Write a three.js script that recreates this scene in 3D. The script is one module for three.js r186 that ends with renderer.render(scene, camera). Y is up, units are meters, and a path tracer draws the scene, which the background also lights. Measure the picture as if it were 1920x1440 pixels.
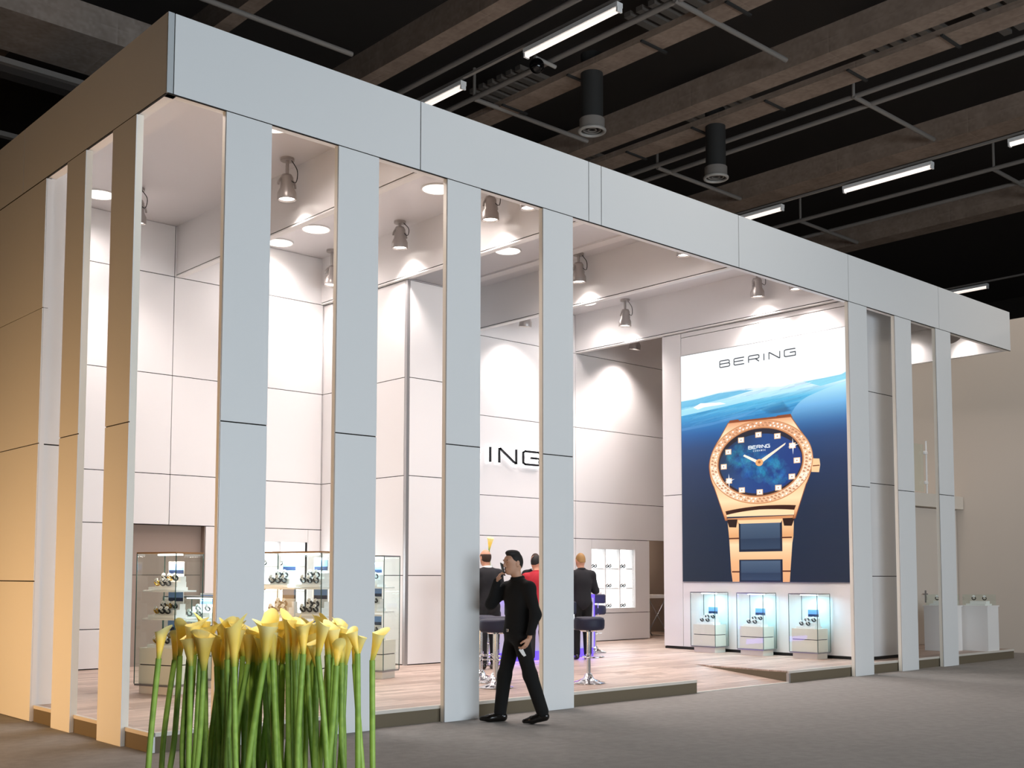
import * as THREE from 'three';
import { mergeGeometries } from 'three/addons/utils/BufferGeometryUtils.js';
import { RoundedBoxGeometry } from 'three/addons/geometries/RoundedBoxGeometry.js';
import { RectAreaLightUniformsLib } from 'three/addons/lights/RectAreaLightUniformsLib.js';

// ------------------------------------------------------------------ camera, renderer, exposure
const scene = new THREE.Scene();
scene.background = new THREE.Color(0x020202);
const renderer = new THREE.WebGLRenderer({ antialias: true });
renderer.toneMapping = THREE.LinearToneMapping;
renderer.toneMappingExposure = 1.0;
renderer.shadowMap.enabled = true;
RectAreaLightUniformsLib.init();
const camera = new THREE.PerspectiveCamera(2 * Math.atan(720 / 2107.1) * 180 / Math.PI, 1920 / 1440, 0.1, 120);
{
  const yaw = 42.327 * Math.PI / 180, pit = 4.1025 * Math.PI / 180;
  camera.position.set(-4.2375, 1.5212, 9.1906);
  camera.lookAt(camera.position.x + Math.sin(yaw) * Math.cos(pit), camera.position.y + Math.sin(pit), camera.position.z - Math.cos(yaw) * Math.cos(pit));
  camera.rotateZ(0.00148);
  camera.setViewOffset(1920, 1440, 0, -207.7, 1920, 1440);   // rising-front lens shift
  camera.updateMatrixWorld();
}
// light levels of every source in one place
const LV = {
  hall: 42,          // fluorescent battens under the hall roof
  front: 8.6,        // lit display wall of the stand across the aisle
  warm: 7.4,         // warm lit counter of the neighbouring stand
  spot: 14.5,          // track spots inside the stand
  down: 8,           // round ceiling downlights
  vitrine: 110, led: 5,
};
const COL = { front: 0xe4f0fa, warm: 0xffc684, spot: 0xfff2ee, hall: 0xfff0e2, cyan: 0xa8e4ff, lilac: 0x8a6cff };

// ------------------------------------------------------------------ helpers
let seed = 7;
const rnd = () => (seed = (seed * 16807) % 2147483647) / 2147483647;
const used = {};
function numbered(n) { const k = used[n] = (used[n] ?? -1) + 1; return k ? n + '_' + String(k).padStart(3, '0') : n; }
function meta(o, label, category, group, kind) {
  o.userData.label = label; o.userData.category = category;
  if (group) o.userData.group = group;
  if (kind) o.userData.kind = kind;
  return o;
}
function thing(name, label, category, pos = [0, 0, 0], turn = 0, group, kind) {
  const o = new THREE.Group(); o.name = numbered(name); scene.add(o);
  o.position.set(...pos); o.rotation.y = turn;
  return meta(o, label, category, group, kind);
}
function mesh(name, geo, mat, parent) {
  const m = new THREE.Mesh(geo, mat); m.name = parent === scene ? numbered(name) : name;
  m.castShadow = m.receiveShadow = true; parent.add(m); return m;
}
const geoCache = {};
function boxGeo(w, h, d) { const k = [w, h, d].map((v) => v.toFixed(4)).join(); return geoCache[k] ??= metreUV(new THREE.BoxGeometry(w, h, d), 3); }
function bx(parent, name, x0, x1, y0, y1, z0, z1, mat) {
  const m = mesh(name, boxGeo(Math.abs(x1 - x0), Math.abs(y1 - y0), Math.abs(z1 - z0)), mat, parent);
  m.position.set((x0 + x1) / 2, (y0 + y1) / 2, (z0 + z1) / 2); return m;
}
function metreUV(g, k = 2) { const p = g.attributes.position, n = g.attributes.normal, u = g.attributes.uv; for (let i = 0; i < p.count; i++) { const X = Math.abs(n.getX(i)), Y = Math.abs(n.getY(i)); X > 0.5 ? u.setXY(i, p.getZ(i) / k, p.getY(i) / k) : Y > 0.5 ? u.setXY(i, p.getX(i) / k, p.getZ(i) / k) : u.setXY(i, p.getX(i) / k, p.getY(i) / k); } return g; }
function gbox(x0, x1, y0, y1, z0, z1) { const g = new THREE.BoxGeometry(x1 - x0, y1 - y0, z1 - z0); g.translate((x0 + x1) / 2, (y0 + y1) / 2, (z0 + z1) / 2); return g; }
const V = (x, y, z) => new THREE.Vector3(x, y, z);
function tube(pts, r, seg = 12, rad = 8) { return new THREE.TubeGeometry(new THREE.CatmullRomCurve3(pts), seg, r, rad, false); }
function bar(a, b, r, rad = 10) {
  const d = b.clone().sub(a), g = new THREE.CylinderGeometry(r, r, d.length(), rad);
  g.applyQuaternion(new THREE.Quaternion().setFromUnitVectors(V(0, 1, 0), d.clone().normalize()));
  g.translate((a.x + b.x) / 2, (a.y + b.y) / 2, (a.z + b.z) / 2); return g;
}
function lathe(pts, seg = 32) { return new THREE.LatheGeometry(pts.map(([r, y]) => new THREE.Vector2(r, y)), seg); }
function rbox(w, h, d, r, seg = 3) { return new RoundedBoxGeometry(w, h, d, seg, r); }

// ------------------------------------------------------------------ procedural textures and materials
function noiseTex(size, fn, srgb = true, rep = [1, 1]) {
  const d = new Uint8Array(size * size * 4);
  for (let j = 0; j < size; j++) for (let i = 0; i < size; i++) { const c = fn(i, j), k = (j * size + i) * 4; d[k] = c[0]; d[k + 1] = c[1]; d[k + 2] = c[2]; d[k + 3] = 255; }
  const t = new THREE.DataTexture(d, size, size); t.wrapS = t.wrapT = THREE.RepeatWrapping; t.magFilter = THREE.LinearFilter; t.minFilter = THREE.LinearMipmapLinearFilter; t.generateMipmaps = true;
  if (srgb) t.colorSpace = THREE.SRGBColorSpace; t.repeat.set(...rep); t.needsUpdate = true; return t;
}
const lat = new Float32Array(256 * 256); for (let i = 0; i < lat.length; i++) lat[i] = rnd();
function vn(x, y, p) {   // value noise, period p
  const xi = Math.floor(x), yi = Math.floor(y), fx = x - xi, fy = y - yi, m = (v) => ((v % p) + p) % p;
  const L = (a, b) => lat[(m(a) & 255) + 256 * (m(b) & 255)], s = (t) => t * t * (3 - 2 * t);
  const a = L(xi, yi), b = L(xi + 1, yi), c = L(xi, yi + 1), d = L(xi + 1, yi + 1), u = s(fx), w = s(fy);
  return a + (b - a) * u + (c - a) * w + (a - b - c + d) * u * w;
}
const woodTex = noiseTex(1024, (i, j) => {   // 2 m x 2 m of pale oak planks, grain along u
  const row = Math.floor(j / 73.2), off = lat[row * 7 + 3] * 1024, pl = Math.floor(((i + off) % 1024) / 512);
  const tone = (lat[row * 31 + pl * 17 + 5] - 0.5) * 34, seam = (j % 73.2) < 1.4 || ((i + off) % 512) < 1.4 ? -34 : 0;
  const g = (vn(i / 90 + row * 9, j / 3.2, 256) - 0.5) * 30 + (vn(i / 22, j / 1.5 + row * 5, 256) - 0.5) * 18 + (vn(i / 240, j / 9, 256) - 0.5) * 22;
  const v = tone + g + seam; return [182 + v, 160 + v, 146 + v].map((c) => Math.max(0, Math.min(255, c)));
});
const carpetTex = noiseTex(512, (i, j) => {
  const v = (lat[(i * 73 + j * 151 + ((i * j) % 977)) & 65535] - 0.5) * 26 + (vn(i / 30, j / 30, 17) - 0.5) * 10; return [146 + v, 143 + v, 139 + v];
});
const concreteTex = noiseTex(512, (i, j) => { const v = (vn(i / 40, j / 40, 12) - 0.5) * 22 + (vn(i / 9, j / 9, 56) - 0.5) * 16; return [150 + v, 138 + v, 128 + v]; });
const M = {};
const std = (o) => new THREE.MeshStandardMaterial(o), phy = (o) => new THREE.MeshPhysicalMaterial(o);
M.panel = std({ color: 0xf1efee, roughness: 0.33 });            // white laminate
M.panelB = std({ color: 0xeeecec, roughness: 0.36 });
M.outer = std({ color: 0xeceeee, roughness: 0.42 });
M.edge = std({ color: 0xf3eee2, roughness: 0.5 });             // raw cream panel edge
M.alu = std({ color: 0xb9b9ba, roughness: 0.35, metalness: 0.8 });
M.groove = std({ color: 0x24211f, roughness: 0.9 });
M.ceil = std({ color: 0xe0dedf, roughness: 0.3 });
M.taupe = std({ color: 0xa39287, roughness: 0.7 });
M.riser = std({ color: 0x6e6350, roughness: 0.8 });
M.trim = std({ color: 0xd8d2c8, roughness: 0.5 });
M.wood = std({ map: woodTex, roughness: 0.45 });
M.carpet = std({ map: carpetTex, roughness: 1 });
M.dark = std({ color: 0x161412, roughness: 0.95 });
M.roof = std({ color: 0x3a3430, roughness: 0.95 });
M.beam = std({ map: concreteTex, color: 0xf2e6dc, roughness: 0.9 });
M.sheet = std({ color: 0x7a726a, roughness: 0.9 });
M.duct = std({ color: 0x2c2c2b, roughness: 0.75 });
M.ductRim = std({ color: 0xb4b0aa, roughness: 0.5, metalness: 0.2 });
M.pipe = std({ color: 0x86807a, roughness: 0.7 });
M.beige = std({ color: 0xdcd1c5, roughness: 0.8 });
M.chrome = std({ color: 0xe6e6ea, roughness: 0.08, metalness: 1 });
M.steel = std({ color: 0x9a9a9c, roughness: 0.3, metalness: 0.9 });
M.lampBody = std({ color: 0xb2aca8, roughness: 0.35, metalness: 0.55 });
M.glass = phy({ color: 0xf9fffd, roughness: 0.02, transmission: 1, thickness: 0, ior: 1.45 });
M.glassEdge = std({ color: 0x3c5a54, roughness: 0.15, metalness: 0.1 });
M.cabinet = std({ color: 0xefe9dc, roughness: 0.4 });
M.white = std({ color: 0xf6f5f3, roughness: 0.45 });
M.navy = std({ color: 0x1e1f38, roughness: 0.62 });
M.lens = std({ color: 0xffffff, emissive: 0xfff4ec, emissiveIntensity: 9 });
M.downlight = std({ color: 0xffffff, emissive: 0xfff2e6, emissiveIntensity: 3.2 });
M.batten = std({ color: 0xffffff, emissive: 0xffeee2, emissiveIntensity: 0.95 });
M.lightbox = std({ color: 0xffffff, emissive: 0xf4fbff, emissiveIntensity: 1.7 });
M.letter = std({ color: 0x17171a, roughness: 0.4 });
M.halo = std({ color: 0xffffff, emissive: 0xffffff, emissiveIntensity: 1.4 });
M.lilac = std({ color: 0x5a48c0, emissive: 0x7a5cff, emissiveIntensity: 0.9 });
M.led = std({ color: 0xffffff, emissive: 0xeafaff, emissiveIntensity: 4 });
M.black = std({ color: 0x0a0a0b, roughness: 0.5 });
M.strapDark = std({ color: 0x1a1716, roughness: 0.5 });
M.strapGold = std({ color: 0xb08a3c, roughness: 0.25, metalness: 0.9 });
M.dialWhite = std({ color: 0xf4f4f2, roughness: 0.3 });
M.cardBlue = std({ color: 0x6f97cf, roughness: 0.5 });
M.cardNavy = std({ color: 0x1c2b4c, roughness: 0.5 });

// ------------------------------------------------------------------ lights that stand outside the frame: two neighbouring stands
function areaLight(color, intensity, w, h, pos, look) {
  const l = new THREE.RectAreaLight(color, intensity, w, h); l.name = numbered('area_light'); l.position.set(...pos); l.lookAt(...look); scene.add(l); return l;
}
{
  const t = thing('display_wall', 'tall backlit white display wall of the stand across the aisle', 'display wall', [3, 0, 19]);
  bx(t, 'frame', -8.2, 8.2, 0, 5.2, 0.02, 0.3, M.white);
  bx(t, 'light_panel', -8, 8, 0.6, 5.0, -0.02, 0.02, std({ color: 0xffffff, emissive: COL.front, emissiveIntensity: 1.2 }));
  areaLight(COL.front, LV.front, 16, 4.4, [3, 2.8, 18.9], [3, 2.8, 0]);
  const w = thing('lit_counter', 'long warm lit counter of the neighbouring stand', 'counter', [-3.5, 0, -2.4], 0);
  bx(w, 'body', -0.6, 0, 0, 1.5, -2.6, 2.2, M.cabinet);
  bx(w, 'light_panel', 0, 0.02, 0.2, 1.35, -2.5, 2.1, std({ color: 0xffffff, emissive: COL.warm, emissiveIntensity: 1.2 }));
  areaLight(COL.warm, LV.warm, 4.6, 1.15, [-3.45, 0.78, -2.6], [0, 0.78, -2.6]);
}

// ------------------------------------------------------------------ the hall: floor, walls, roof
{
  const f = thing('floor', 'grey carpet of the exhibition hall around the stand', 'floor', [0, 0, 0], 0, null, 'structure');
  const g = new THREE.BoxGeometry(62, 0.1, 60); g.attributes.uv.array.forEach((_, i, a) => { a[i] *= 60; });
  mesh('carpet', g, M.carpet, f).position.set(11, -0.05, 0);
  const c = thing('ceiling', 'black underside of the hall roof', 'ceiling', [0, 0, 0], 0, null, 'structure');
  bx(c, 'deck', -20, 42, 13, 13.2, -30, 30, M.roof);
  for (const [n, a] of [['wall_back', [-20, 42, 0, 13, -30.2, -30]], ['wall_front', [-20, 42, 0, 13, 30, 30.2]], ['wall_left', [-20.2, -20, 0, 13, -30, 30]], ['wall_right', [42, 42.2, 0, 13, -30, 30]]]) {
    const w = thing(n, 'dark outer wall of the exhibition hall, ' + n.slice(5) + ' side', 'wall', [0, 0, 0], 0, null, 'structure');
    bx(w, 'surface', ...a, M.roof);
  }
}
// roof beams and pipes
const ROOF = 10.5;
function zBeam(x0, x1, y, h, label, mat = M.beam, z0 = -26, z1 = 6) { const t = thing('roof_beam', label, 'beam', [(x0 + x1) / 2, y, 0], 0, 'beams under the hall roof'); bx(t, 'girder', (x0 - x1) / 2, (x1 - x0) / 2, 0, h, z0, z1, mat); return t; }
zBeam(7.05, 7.42, ROOF, 0.5, 'grey concrete beam next to the nearest row of fluorescent battens');
zBeam(9.72, 10.2, ROOF, 0.12, 'flat pale duct crossed by brackets behind the first round air vent');
zBeam(12.4, 12.86, ROOF, 0.5, 'brown concrete beam between the two round air vents');
zBeam(13.25, 13.8, ROOF, 0.12, 'flat pale duct running above the second round air vent');
zBeam(17.55, 18.25, ROOF, 0.5, 'wide brown concrete beam beside the second row of fluorescent battens');
zBeam(22.8, 23.35, ROOF, 0.5, 'farthest brown concrete beam under the hall roof');
zBeam(2.0, 2.4, ROOF + 0.6, 0.5, 'dim concrete beam over the stand corner');
zBeam(5.0, 5.3, ROOF + 0.9, 0.5, 'dim thin beam above the stand fascia');
for (const [x, label] of [[9.72, 'brackets across the pale duct behind the first air vent'], [13.25, 'brackets across the pale duct above the second air vent']]) {
  for (let k = 0; k < 9; k++) { const b = thing('duct_bracket', 'dark ' + label, 'bracket', [x - 0.05, ROOF - 0.03, -13.4 + k * 1.75], 0, label); bx(b, 'strap', 0, 0.65, 0, 0.03, 0, 0.05, M.duct); }
}
for (const [x0, x1, z, w] of [[9.07, 12.1, -1.66, 'on the aisle side of the first air vent'], [14.3, 17.4, -1.66, 'on the aisle side of the second air vent'], [9.13, 12.2, -6.56, 'just behind the first air vent'], [14.43, 17.47, -6.56, 'just behind the second air vent'], [3.3, 6.39, -6.6, 'above the fascia nearest the stand corner'], [20, 22.7, -6.56, 'beyond the second batten row, farther in'], [20, 22.7, -1.6, 'beyond the second batten row, toward the aisle'], [3.3, 6.39, -1.66, 'between stand corner and first batten row']]) {
  const t = thing('sprinkler_pipe', `thin grey cross pipe under the roof ${w}`, 'pipe', [0, 0, 0], 0, 'sprinkler cross pipes');
  mesh('pipe_run', bar(V(x0, ROOF, z), V(x1, ROOF, z), 0.045), M.pipe, t);
  mesh('pipe_drop', bar(V(x0, ROOF, z), V(x0, ROOF + 0.6, z), 0.03), M.pipe, t);
}
for (const [x, label] of [[9.13, 'long thin pipe left of the first air vent'], [14.36, 'long thin pipe beyond the second air vent'], [14.9, 'second long thin pipe beyond the second air vent'], [7.95, 'long thin pipe beside the nearest battens'], [21.3, 'long thin pipe beyond the second row of battens'], [20.0, 'long pipe beside the farthest cross pipes']]) {
  const t = thing('roof_pipe', label.replace('left of', 'beside'), 'pipe', [x, ROOF + 0.02, 0]); mesh('pipe_run', bar(V(0, 0, -24), V(0, 0, 5), 0.05), M.pipe, t);
}
{ // cross girders over the stand's short side
  const t = thing('cross_girder', 'broad pale concrete girder crossing above the short side of the stand', 'beam', [0, ROOF, 0]); bx(t, 'girder', -12, 6.5, 0, 0.55, -10.5, -9.0, std({ map: concreteTex, color: 0xffffff, roughness: 0.9 }));
  const p = thing('cross_rail', 'pale rail under a dark beam above the short side of the stand', 'beam', [0, ROOF, 0]); bx(p, 'rail', -12, 6, 0, 0.1, -11.1, -10.98, M.pipe); bx(p, 'web', -12, 6, -0.12, 0, -11.4, -11.1, M.roof);
  const q = thing('cross_rail', 'second pale rail farther along above the short side of the stand', 'beam', [0, ROOF, 0]); bx(q, 'rail', -12, 6, 0, 0.1, -14.6, -14.45, M.pipe);
}
// corrugated roof sheets that catch a little light
for (let k = 0; k < 10; k++) {
  const t = thing('roof_sheet', 'dim ribbed steel roof sheet between the beams', 'roof sheet', [11.4 + (k % 2) * 4.2 + (k > 5 ? 4.6 : 0), 12.2, -14 + k * 2.3], 0, 'ribbed roof sheets');
  for (let r = 0; r < 6; r++) bx(t, 'rib', 0, 1.5, 0, 0.1, r * 0.3, r * 0.3 + 0.16, M.sheet);
}
// fluorescent battens
function batten(x, z0, z1, label, group) {
  const t = thing('fluorescent_batten', label, 'ceiling light', [x, 9.5, (z0 + z1) / 2], 0, group), h = (z1 - z0) / 2;
  bx(t, 'housing', -0.06, 0.06, 0.03, 0.1, -h, h, M.white);
  const g = new THREE.CylinderGeometry(0.038, 0.038, 2 * h - 0.06, 12); g.rotateX(Math.PI / 2);
  mesh('tube', g, M.batten, t).position.y = 0.0;
  bx(t, 'end_cap', -0.05, 0.05, -0.04, 0.04, h - 0.03, h, M.white); bx(t, 'end_cap', -0.05, 0.05, -0.04, 0.04, -h, -h + 0.03, M.white);
  areaLight(COL.hall, LV.hall, 0.14, 2 * h, [x, 9.43, (z0 + z1) / 2], [x, 0, (z0 + z1) / 2 + 0.001]);
}
for (const [x, n] of [[7.21, 'first'], [16.27, 'second'], [26.1, 'third']]) {
  for (let k = -2; k < 5; k++) batten(x, -3.08 + k * 3.44, -1.13 + k * 3.44, `slim white fluorescent batten in the ${n} row under the hall roof`, `battens of the ${n} row`);
  const t = thing('batten_rail', `thin suspension rail carrying the ${n} row of fluorescent battens`, 'rail', [x, 9.64, 0]); bx(t, 'rail', -0.03, 0.03, 0, 0.04, -24, 17, M.pipe);
}
{ const t = thing('dome_camera', 'small dark dome camera on a pale bracket beside the first batten row', 'camera', [8.75, ROOF - 0.2, -4.45]); mesh('bracket', bar(V(-0.05, 0.14, 0), V(0.45, 0.12, 0), 0.035), M.ductRim, t); mesh('dome', new THREE.SphereGeometry(0.13, 24, 16), std({ color: 0x08080a, roughness: 0.12 }), t); }
// round air vents
for (const [x, z, label] of [[10.0, -4.33, 'dark round duct with ring shaped outlet hanging nearest the fluorescent battens'], [13.55, -4.3, 'dark round duct with ring shaped outlet hanging below the flat duct']]) {
  const t = thing('air_vent', label, 'vent', [x, 9.45, z]);
  mesh('duct', new THREE.CylinderGeometry(0.2, 0.2, 1.3, 32, 1, true), M.duct, t).position.y = 0.75;
  mesh('collar', new THREE.CylinderGeometry(0.225, 0.225, 0.22, 32, 1, true), M.pipe, t).position.y = 0.1;
  const g = new THREE.TorusGeometry(0.225, 0.03, 10, 40); g.rotateX(Math.PI / 2); mesh('rim', g, M.ductRim, t);
  for (let k = 1; k < 3; k++) { const r = new THREE.TorusGeometry(0.075 * k, 0.011, 8, 30); r.rotateX(Math.PI / 2); mesh('blade_ring', r, M.pipe, t).position.y = 0.02; }
}

// ------------------------------------------------------------------ the stand: platform
const HP = 0.165, H1 = 6.515, H2 = 5.778, HS = 2.905, CE = 6.88, SOF = 6.085, ZB = -6.85;
const woodBox = (x0, x1, y0, y1, z0, z1) => { const g = gbox(x0, x1, y0, y1, z0, z1), p = g.attributes.position, u = g.attributes.uv; for (let i = 0; i < p.count; i++) u.setXY(i, p.getX(i) / 2, p.getZ(i) / 2); return g; };
{
  const t = thing('floor_platform', 'raised wood plank platform of the stand with dark riser and pale edge', 'platform', [0, 0, 0], 0, null, 'structure');
  mesh('deck', woodBox(0.06, 7.47, 0, HP, -8.8, -0.11), M.wood, t);
  mesh('deck', woodBox(7.47, 9.56, 0, HP, -8.8, -1.8), M.wood, t);
  mesh('deck', woodBox(9.56, 16.83, 0, HP, -8.8, -0.11), M.wood, t);
  const s = new THREE.Shape([new THREE.Vector2(-1.8, 0), new THREE.Vector2(-0.11, 0), new THREE.Vector2(-0.11, 0.012), new THREE.Vector2(-1.8, HP)]);
  const g = new THREE.ExtrudeGeometry(s, { depth: 2.09, bevelEnabled: false }); g.rotateY(-Math.PI / 2); // shape x -> z
  const p = g.attributes.position, u = g.attributes.uv; let mn = 1e9; for (let i = 0; i < p.count; i++) mn = Math.min(mn, p.getX(i));
  g.translate(7.47 - mn, 0, 0); for (let i = 0; i < p.count; i++) u.setXY(i, p.getX(i) / 2, p.getZ(i) / 2);
  mesh('ramp', g, M.wood, t);
  for (const [x0, x1] of [[0.04, 7.47], [9.56, 16.85]]) { bx(t, 'riser', x0, x1, 0, HP - 0.03, -0.11, -0.09, M.riser); bx(t, 'edge_trim', x0, x1, HP - 0.03, HP + 0.004, -0.125, -0.085, M.trim); }
  bx(t, 'riser', 0.04, 0.06, 0, HP - 0.03, -2.88, -0.11, M.riser); bx(t, 'edge_trim', 0.035, 0.075, HP - 0.03, HP + 0.004, -2.88, -0.085, M.trim);
  bx(t, 'corner_post', 0.03, 0.075, 0, HP - 0.03, -0.13, -0.084, M.alu);
  bx(t, 'corner_post', 9.55, 9.585, 0, HP - 0.03, -0.13, -0.084, M.alu); bx(t, 'ramp_edge', 7.47, 9.55, 0, 0.014, -0.13, -0.09, M.trim);
  bx(t, 'ramp_side', 9.556, 9.562, 0, HP - 0.02, -1.6, -0.12, M.riser); bx(t, 'floor_strip', 7.9, 8.75, HP, HP + 0.003, -2.42, -2.38, M.trim);
  bx(t, 'riser', 16.83, 16.85, 0, HP, -8.8, -0.11, M.riser);
}
// ------------------------------------------------------------------ fascia band
const GAP = 0.012;
function panelBand(t, cuts, axis, fixed0, fixed1, y0, y1, mat) {
  for (let i = 0; i < cuts.length - 1; i++) { const a = cuts[i] + GAP / 2, b = cuts[i + 1] - GAP / 2; axis === 'x' ? bx(t, 'panel', a, b, y0, y1, fixed0, fixed1, mat) : bx(t, 'panel', fixed0, fixed1, y0, y1, a, b, mat); }
}
{
  const t = thing('front_fascia', 'long white panelled band over the columns of the long front', 'fascia', [0, 0, 0]);
  bx(t, 'core', 0.02, 16.88, H2 + 0.004, H1 - 0.004, -0.105, -0.012, M.edge);
  panelBand(t, [0.062, 2.823, 5.379, 5.6, 8.377, 11.2, 14.1, 16.9], 'x', -0.012, 0, H2, H1, M.outer);
  for (const x of [0.062, 2.823, 5.379, 5.6, 8.377, 11.2, 14.1]) bx(t, 'joint', x - 0.012, x + 0.012, H2 + 0.001, H1 - 0.001, -0.013, -0.0115, M.groove);
  bx(t, 'shadow_line', 0.02, 16.9, H2 - 0.008, H2 + 0.001, -0.02, -0.001, M.groove);  // dark strip drawn in as the shadow line under the front fascia
  bx(t, 'corner_profile', 0, 0.058, H2, H1, -0.012, 0.001, std({ color: 0xbfc4c6, roughness: 0.5, metalness: 0.1 }));
  bx(t, 'underside_lining', 0.02, 16.88, H2 + 0.001, H2 + 0.006, -0.11, -0.01, M.white);
  bx(t, 'inner_lining', 0.1, 16.8, H2 + 0.05, CE - 0.43, -0.17, -0.112, M.panel);
  const s = thing('side_fascia', 'white panelled band over the columns of the short side', 'fascia', [0, 0, 0]);
  bx(s, 'core', 0.012, 0.105, H2 + 0.004, H1 - 0.004, -9.4, -0.014, M.edge);
  panelBand(s, [-9.4, -6.6, -3.6, 0], 'z', 0, 0.012, H2, H1, M.outer);
  for (const z of [-6.6, -3.6]) bx(s, 'joint', 0.0115, 0.013, H2 + 0.001, H1 - 0.001, z - 0.012, z + 0.012, M.groove);
  bx(s, 'shadow_line', 0.001, 0.02, H2 - 0.008, H2 + 0.001, -9.4, -0.02, M.groove);  // same drawn-in shadow line under the side fascia
  bx(s, 'underside_lining', 0.01, 0.11, H2 + 0.001, H2 + 0.006, -9.4, -0.02, M.white);
  bx(s, 'inner_lining', 0.112, 0.17, H2 + 0.05, CE - 0.43, -9.4, -0.17, M.panel);
  const r = thing('end_fascia', 'white band closing the far end of the stand roof', 'fascia', [0, 0, 0]);
  bx(r, 'outer_panel', 16.888, 16.9, H2, H1, -3.1, -0.012, M.outer); bx(r, 'inner_panel', 16.79, 16.888, H2, CE - 0.46, -3.1, -0.115, M.panel);
}
// ------------------------------------------------------------------ facade columns
const ORD = ['first', 'second', 'third', 'fourth', 'fifth', 'sixth', 'seventh'];
[[0.578, 1.056], [1.802, 2.294], [3.187, 3.663], [4.611, 5.104], [11.185, 11.722], [12.589, 13.12], [13.966, 14.5]].forEach(([a, b], i) => {
  const t = thing('facade_column', `flat white facade column, ${ORD[i]} along the long front counted from the stand corner`, 'column', [(a + b) / 2, 0, 0], 0, 'columns of the long front');
  const h = (b - a) / 2;
  bx(t, 'core', -h + 0.004, h - 0.004, 0, H2 - 0.004, -0.07, -0.01, M.edge);
  bx(t, 'panel', -h + 0.006, h, 0, HS - GAP / 2, -0.01, 0, M.outer); bx(t, 'panel', -h + 0.006, h, HS + GAP / 2, H2 - 0.01, -0.01, 0, M.outer); bx(t, 'joint', -h + 0.008, h - 0.002, HS - 0.012, HS + 0.012, -0.0115, -0.0095, M.groove); bx(t, 'side_joint', -h + 0.0005, -h + 0.005, 0, H2 - 0.01, -0.012, -0.0085, M.alu);
});
[[-1.149, -0.617], [-2.292, -1.801]].forEach(([a, b], i) => {
  const t = thing('facade_column', `flat white facade column, ${ORD[i]} along the short side counted from the stand corner`, 'column', [0, 0, (a + b) / 2], 0, 'columns of the short side');
  const h = (b - a) / 2;
  bx(t, 'core', 0.01, 0.07, 0, H2 - 0.004, -h + 0.004, h - 0.004, M.edge);
  bx(t, 'panel', 0, 0.01, 0, HS - GAP / 2, -h, h - 0.004, M.outer); bx(t, 'panel', 0, 0.01, HS + GAP / 2, H2 - 0.01, -h, h - 0.004, M.outer); bx(t, 'joint', 0.0095, 0.0115, HS - 0.012, HS + 0.012, -h + 0.002, h - 0.006, M.groove);
});
// closed store room behind the short side
{
  const t = thing('wall_left_stand', 'closed white panelled wall of the stand behind the short side columns', 'wall', [0, 0, 0], 0, null, 'structure');
  bx(t, 'core', 0.012, 0.06, 0, H2 - 0.012, -9.4, -2.9, M.groove);
  const ys = [0, 1.4525, 2.905, 4.3575, H2 - 0.008], zs = [-9.4, -6.6, -4.75, -2.887];
  for (let i = 0; i < 4; i++) for (let j = 0; j < 3; j++) bx(t, 'panel', 0, 0.012, ys[i] + GAP / 2, ys[i + 1] - GAP / 2, zs[j] + (j ? GAP / 2 : 0), zs[j + 1] - (j < 2 ? GAP / 2 : 0), M.outer);
  for (const [y0, y1] of [[0, 4.3575], [4.3575, H2 - 0.01]]) bx(t, 'end_trim', 0.013, 0.06, y0 + 0.003, y1 - 0.003, -2.9, -2.885, M.panel);
  const st = thing('wall_store', 'narrow white front of the store room behind the second short side column', 'wall', [0, 0, 0], 0, null, 'structure');
  bx(st, 'store_core', 0.062, 0.5, HP, H2 + 0.6, -3.1, -2.92, M.groove);
  for (const [y0, y1] of [[HP, HS], [HS, H2 + 0.6]]) bx(st, 'panel', 0.064, 0.5, y0 + 0.002, y1 - GAP, -2.92, -2.905, M.panel);
}
// ------------------------------------------------------------------ ceiling of the stand and its cross baffles
{
  const t = thing('ceiling_stand', 'plain white ceiling of the stand', 'ceiling', [0, 0, 0], 0, null, 'structure');
  bx(t, 'slab', 1.0, 16.78, CE, CE + 0.05, ZB - 0.1, -1.0, M.ceil);
  bx(t, 'upstand', 1.0, 16.78, CE - 0.45, CE + 0.05, -1.0, -0.97, M.ceil); bx(t, 'ledge', 0.17, 16.78, CE - 0.45, CE - 0.43, -0.97, -0.17, M.ceil);
  bx(t, 'upstand', 0.97, 1.0, CE - 0.45, CE + 0.05, -9.3, -1.0, M.ceil); bx(t, 'ledge', 0.17, 0.97, CE - 0.45, CE - 0.43, -9.3, -0.97, M.ceil);
  bx(t, 'ceiling_rib', 8.7, 8.9, CE - 0.03, CE, ZB, -1.0, M.panel);
  [[3.38, 'first'], [6.0, 'second'], [9.22, 'third'], [12.13, 'fourth']].forEach(([x, n]) => {
    const b = thing('ceiling_baffle', `deep white ceiling baffle, ${n} counted from the stand corner`, 'baffle', [x, SOF, 0], 0, 'ceiling baffles');
    bx(b, 'face', 0, 0.09, 0.035, CE - SOF, ZB, -1.0, M.panel); bx(b, 'front_face', 0, 0.09, 0.035, CE - 0.45 - SOF, -1.0, -0.18, M.panel); bx(b, 'shadow_gap', 0.012, 0.085, 0.02, 0.035, ZB, -0.18, M.groove); bx(b, 'bottom_trim', -0.003, 0.1, 0, 0.02, ZB, -0.18, M.white);
  });
}
{ const t = thing('wall_end_bulkhead', 'white bulkhead closing the stand ceiling above the gallery', 'wall', [0, 0, 0], 0, null, 'structure'); bx(t, 'bulkhead', 13.62, 16.77, 5.77, CE - 0.005, -3.4, -3.3, M.panel); bx(t, 'end_panel', 16.785, 16.8, CE - 0.45, CE + 0.05, -3.3, -1.0, M.panel); }
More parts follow.
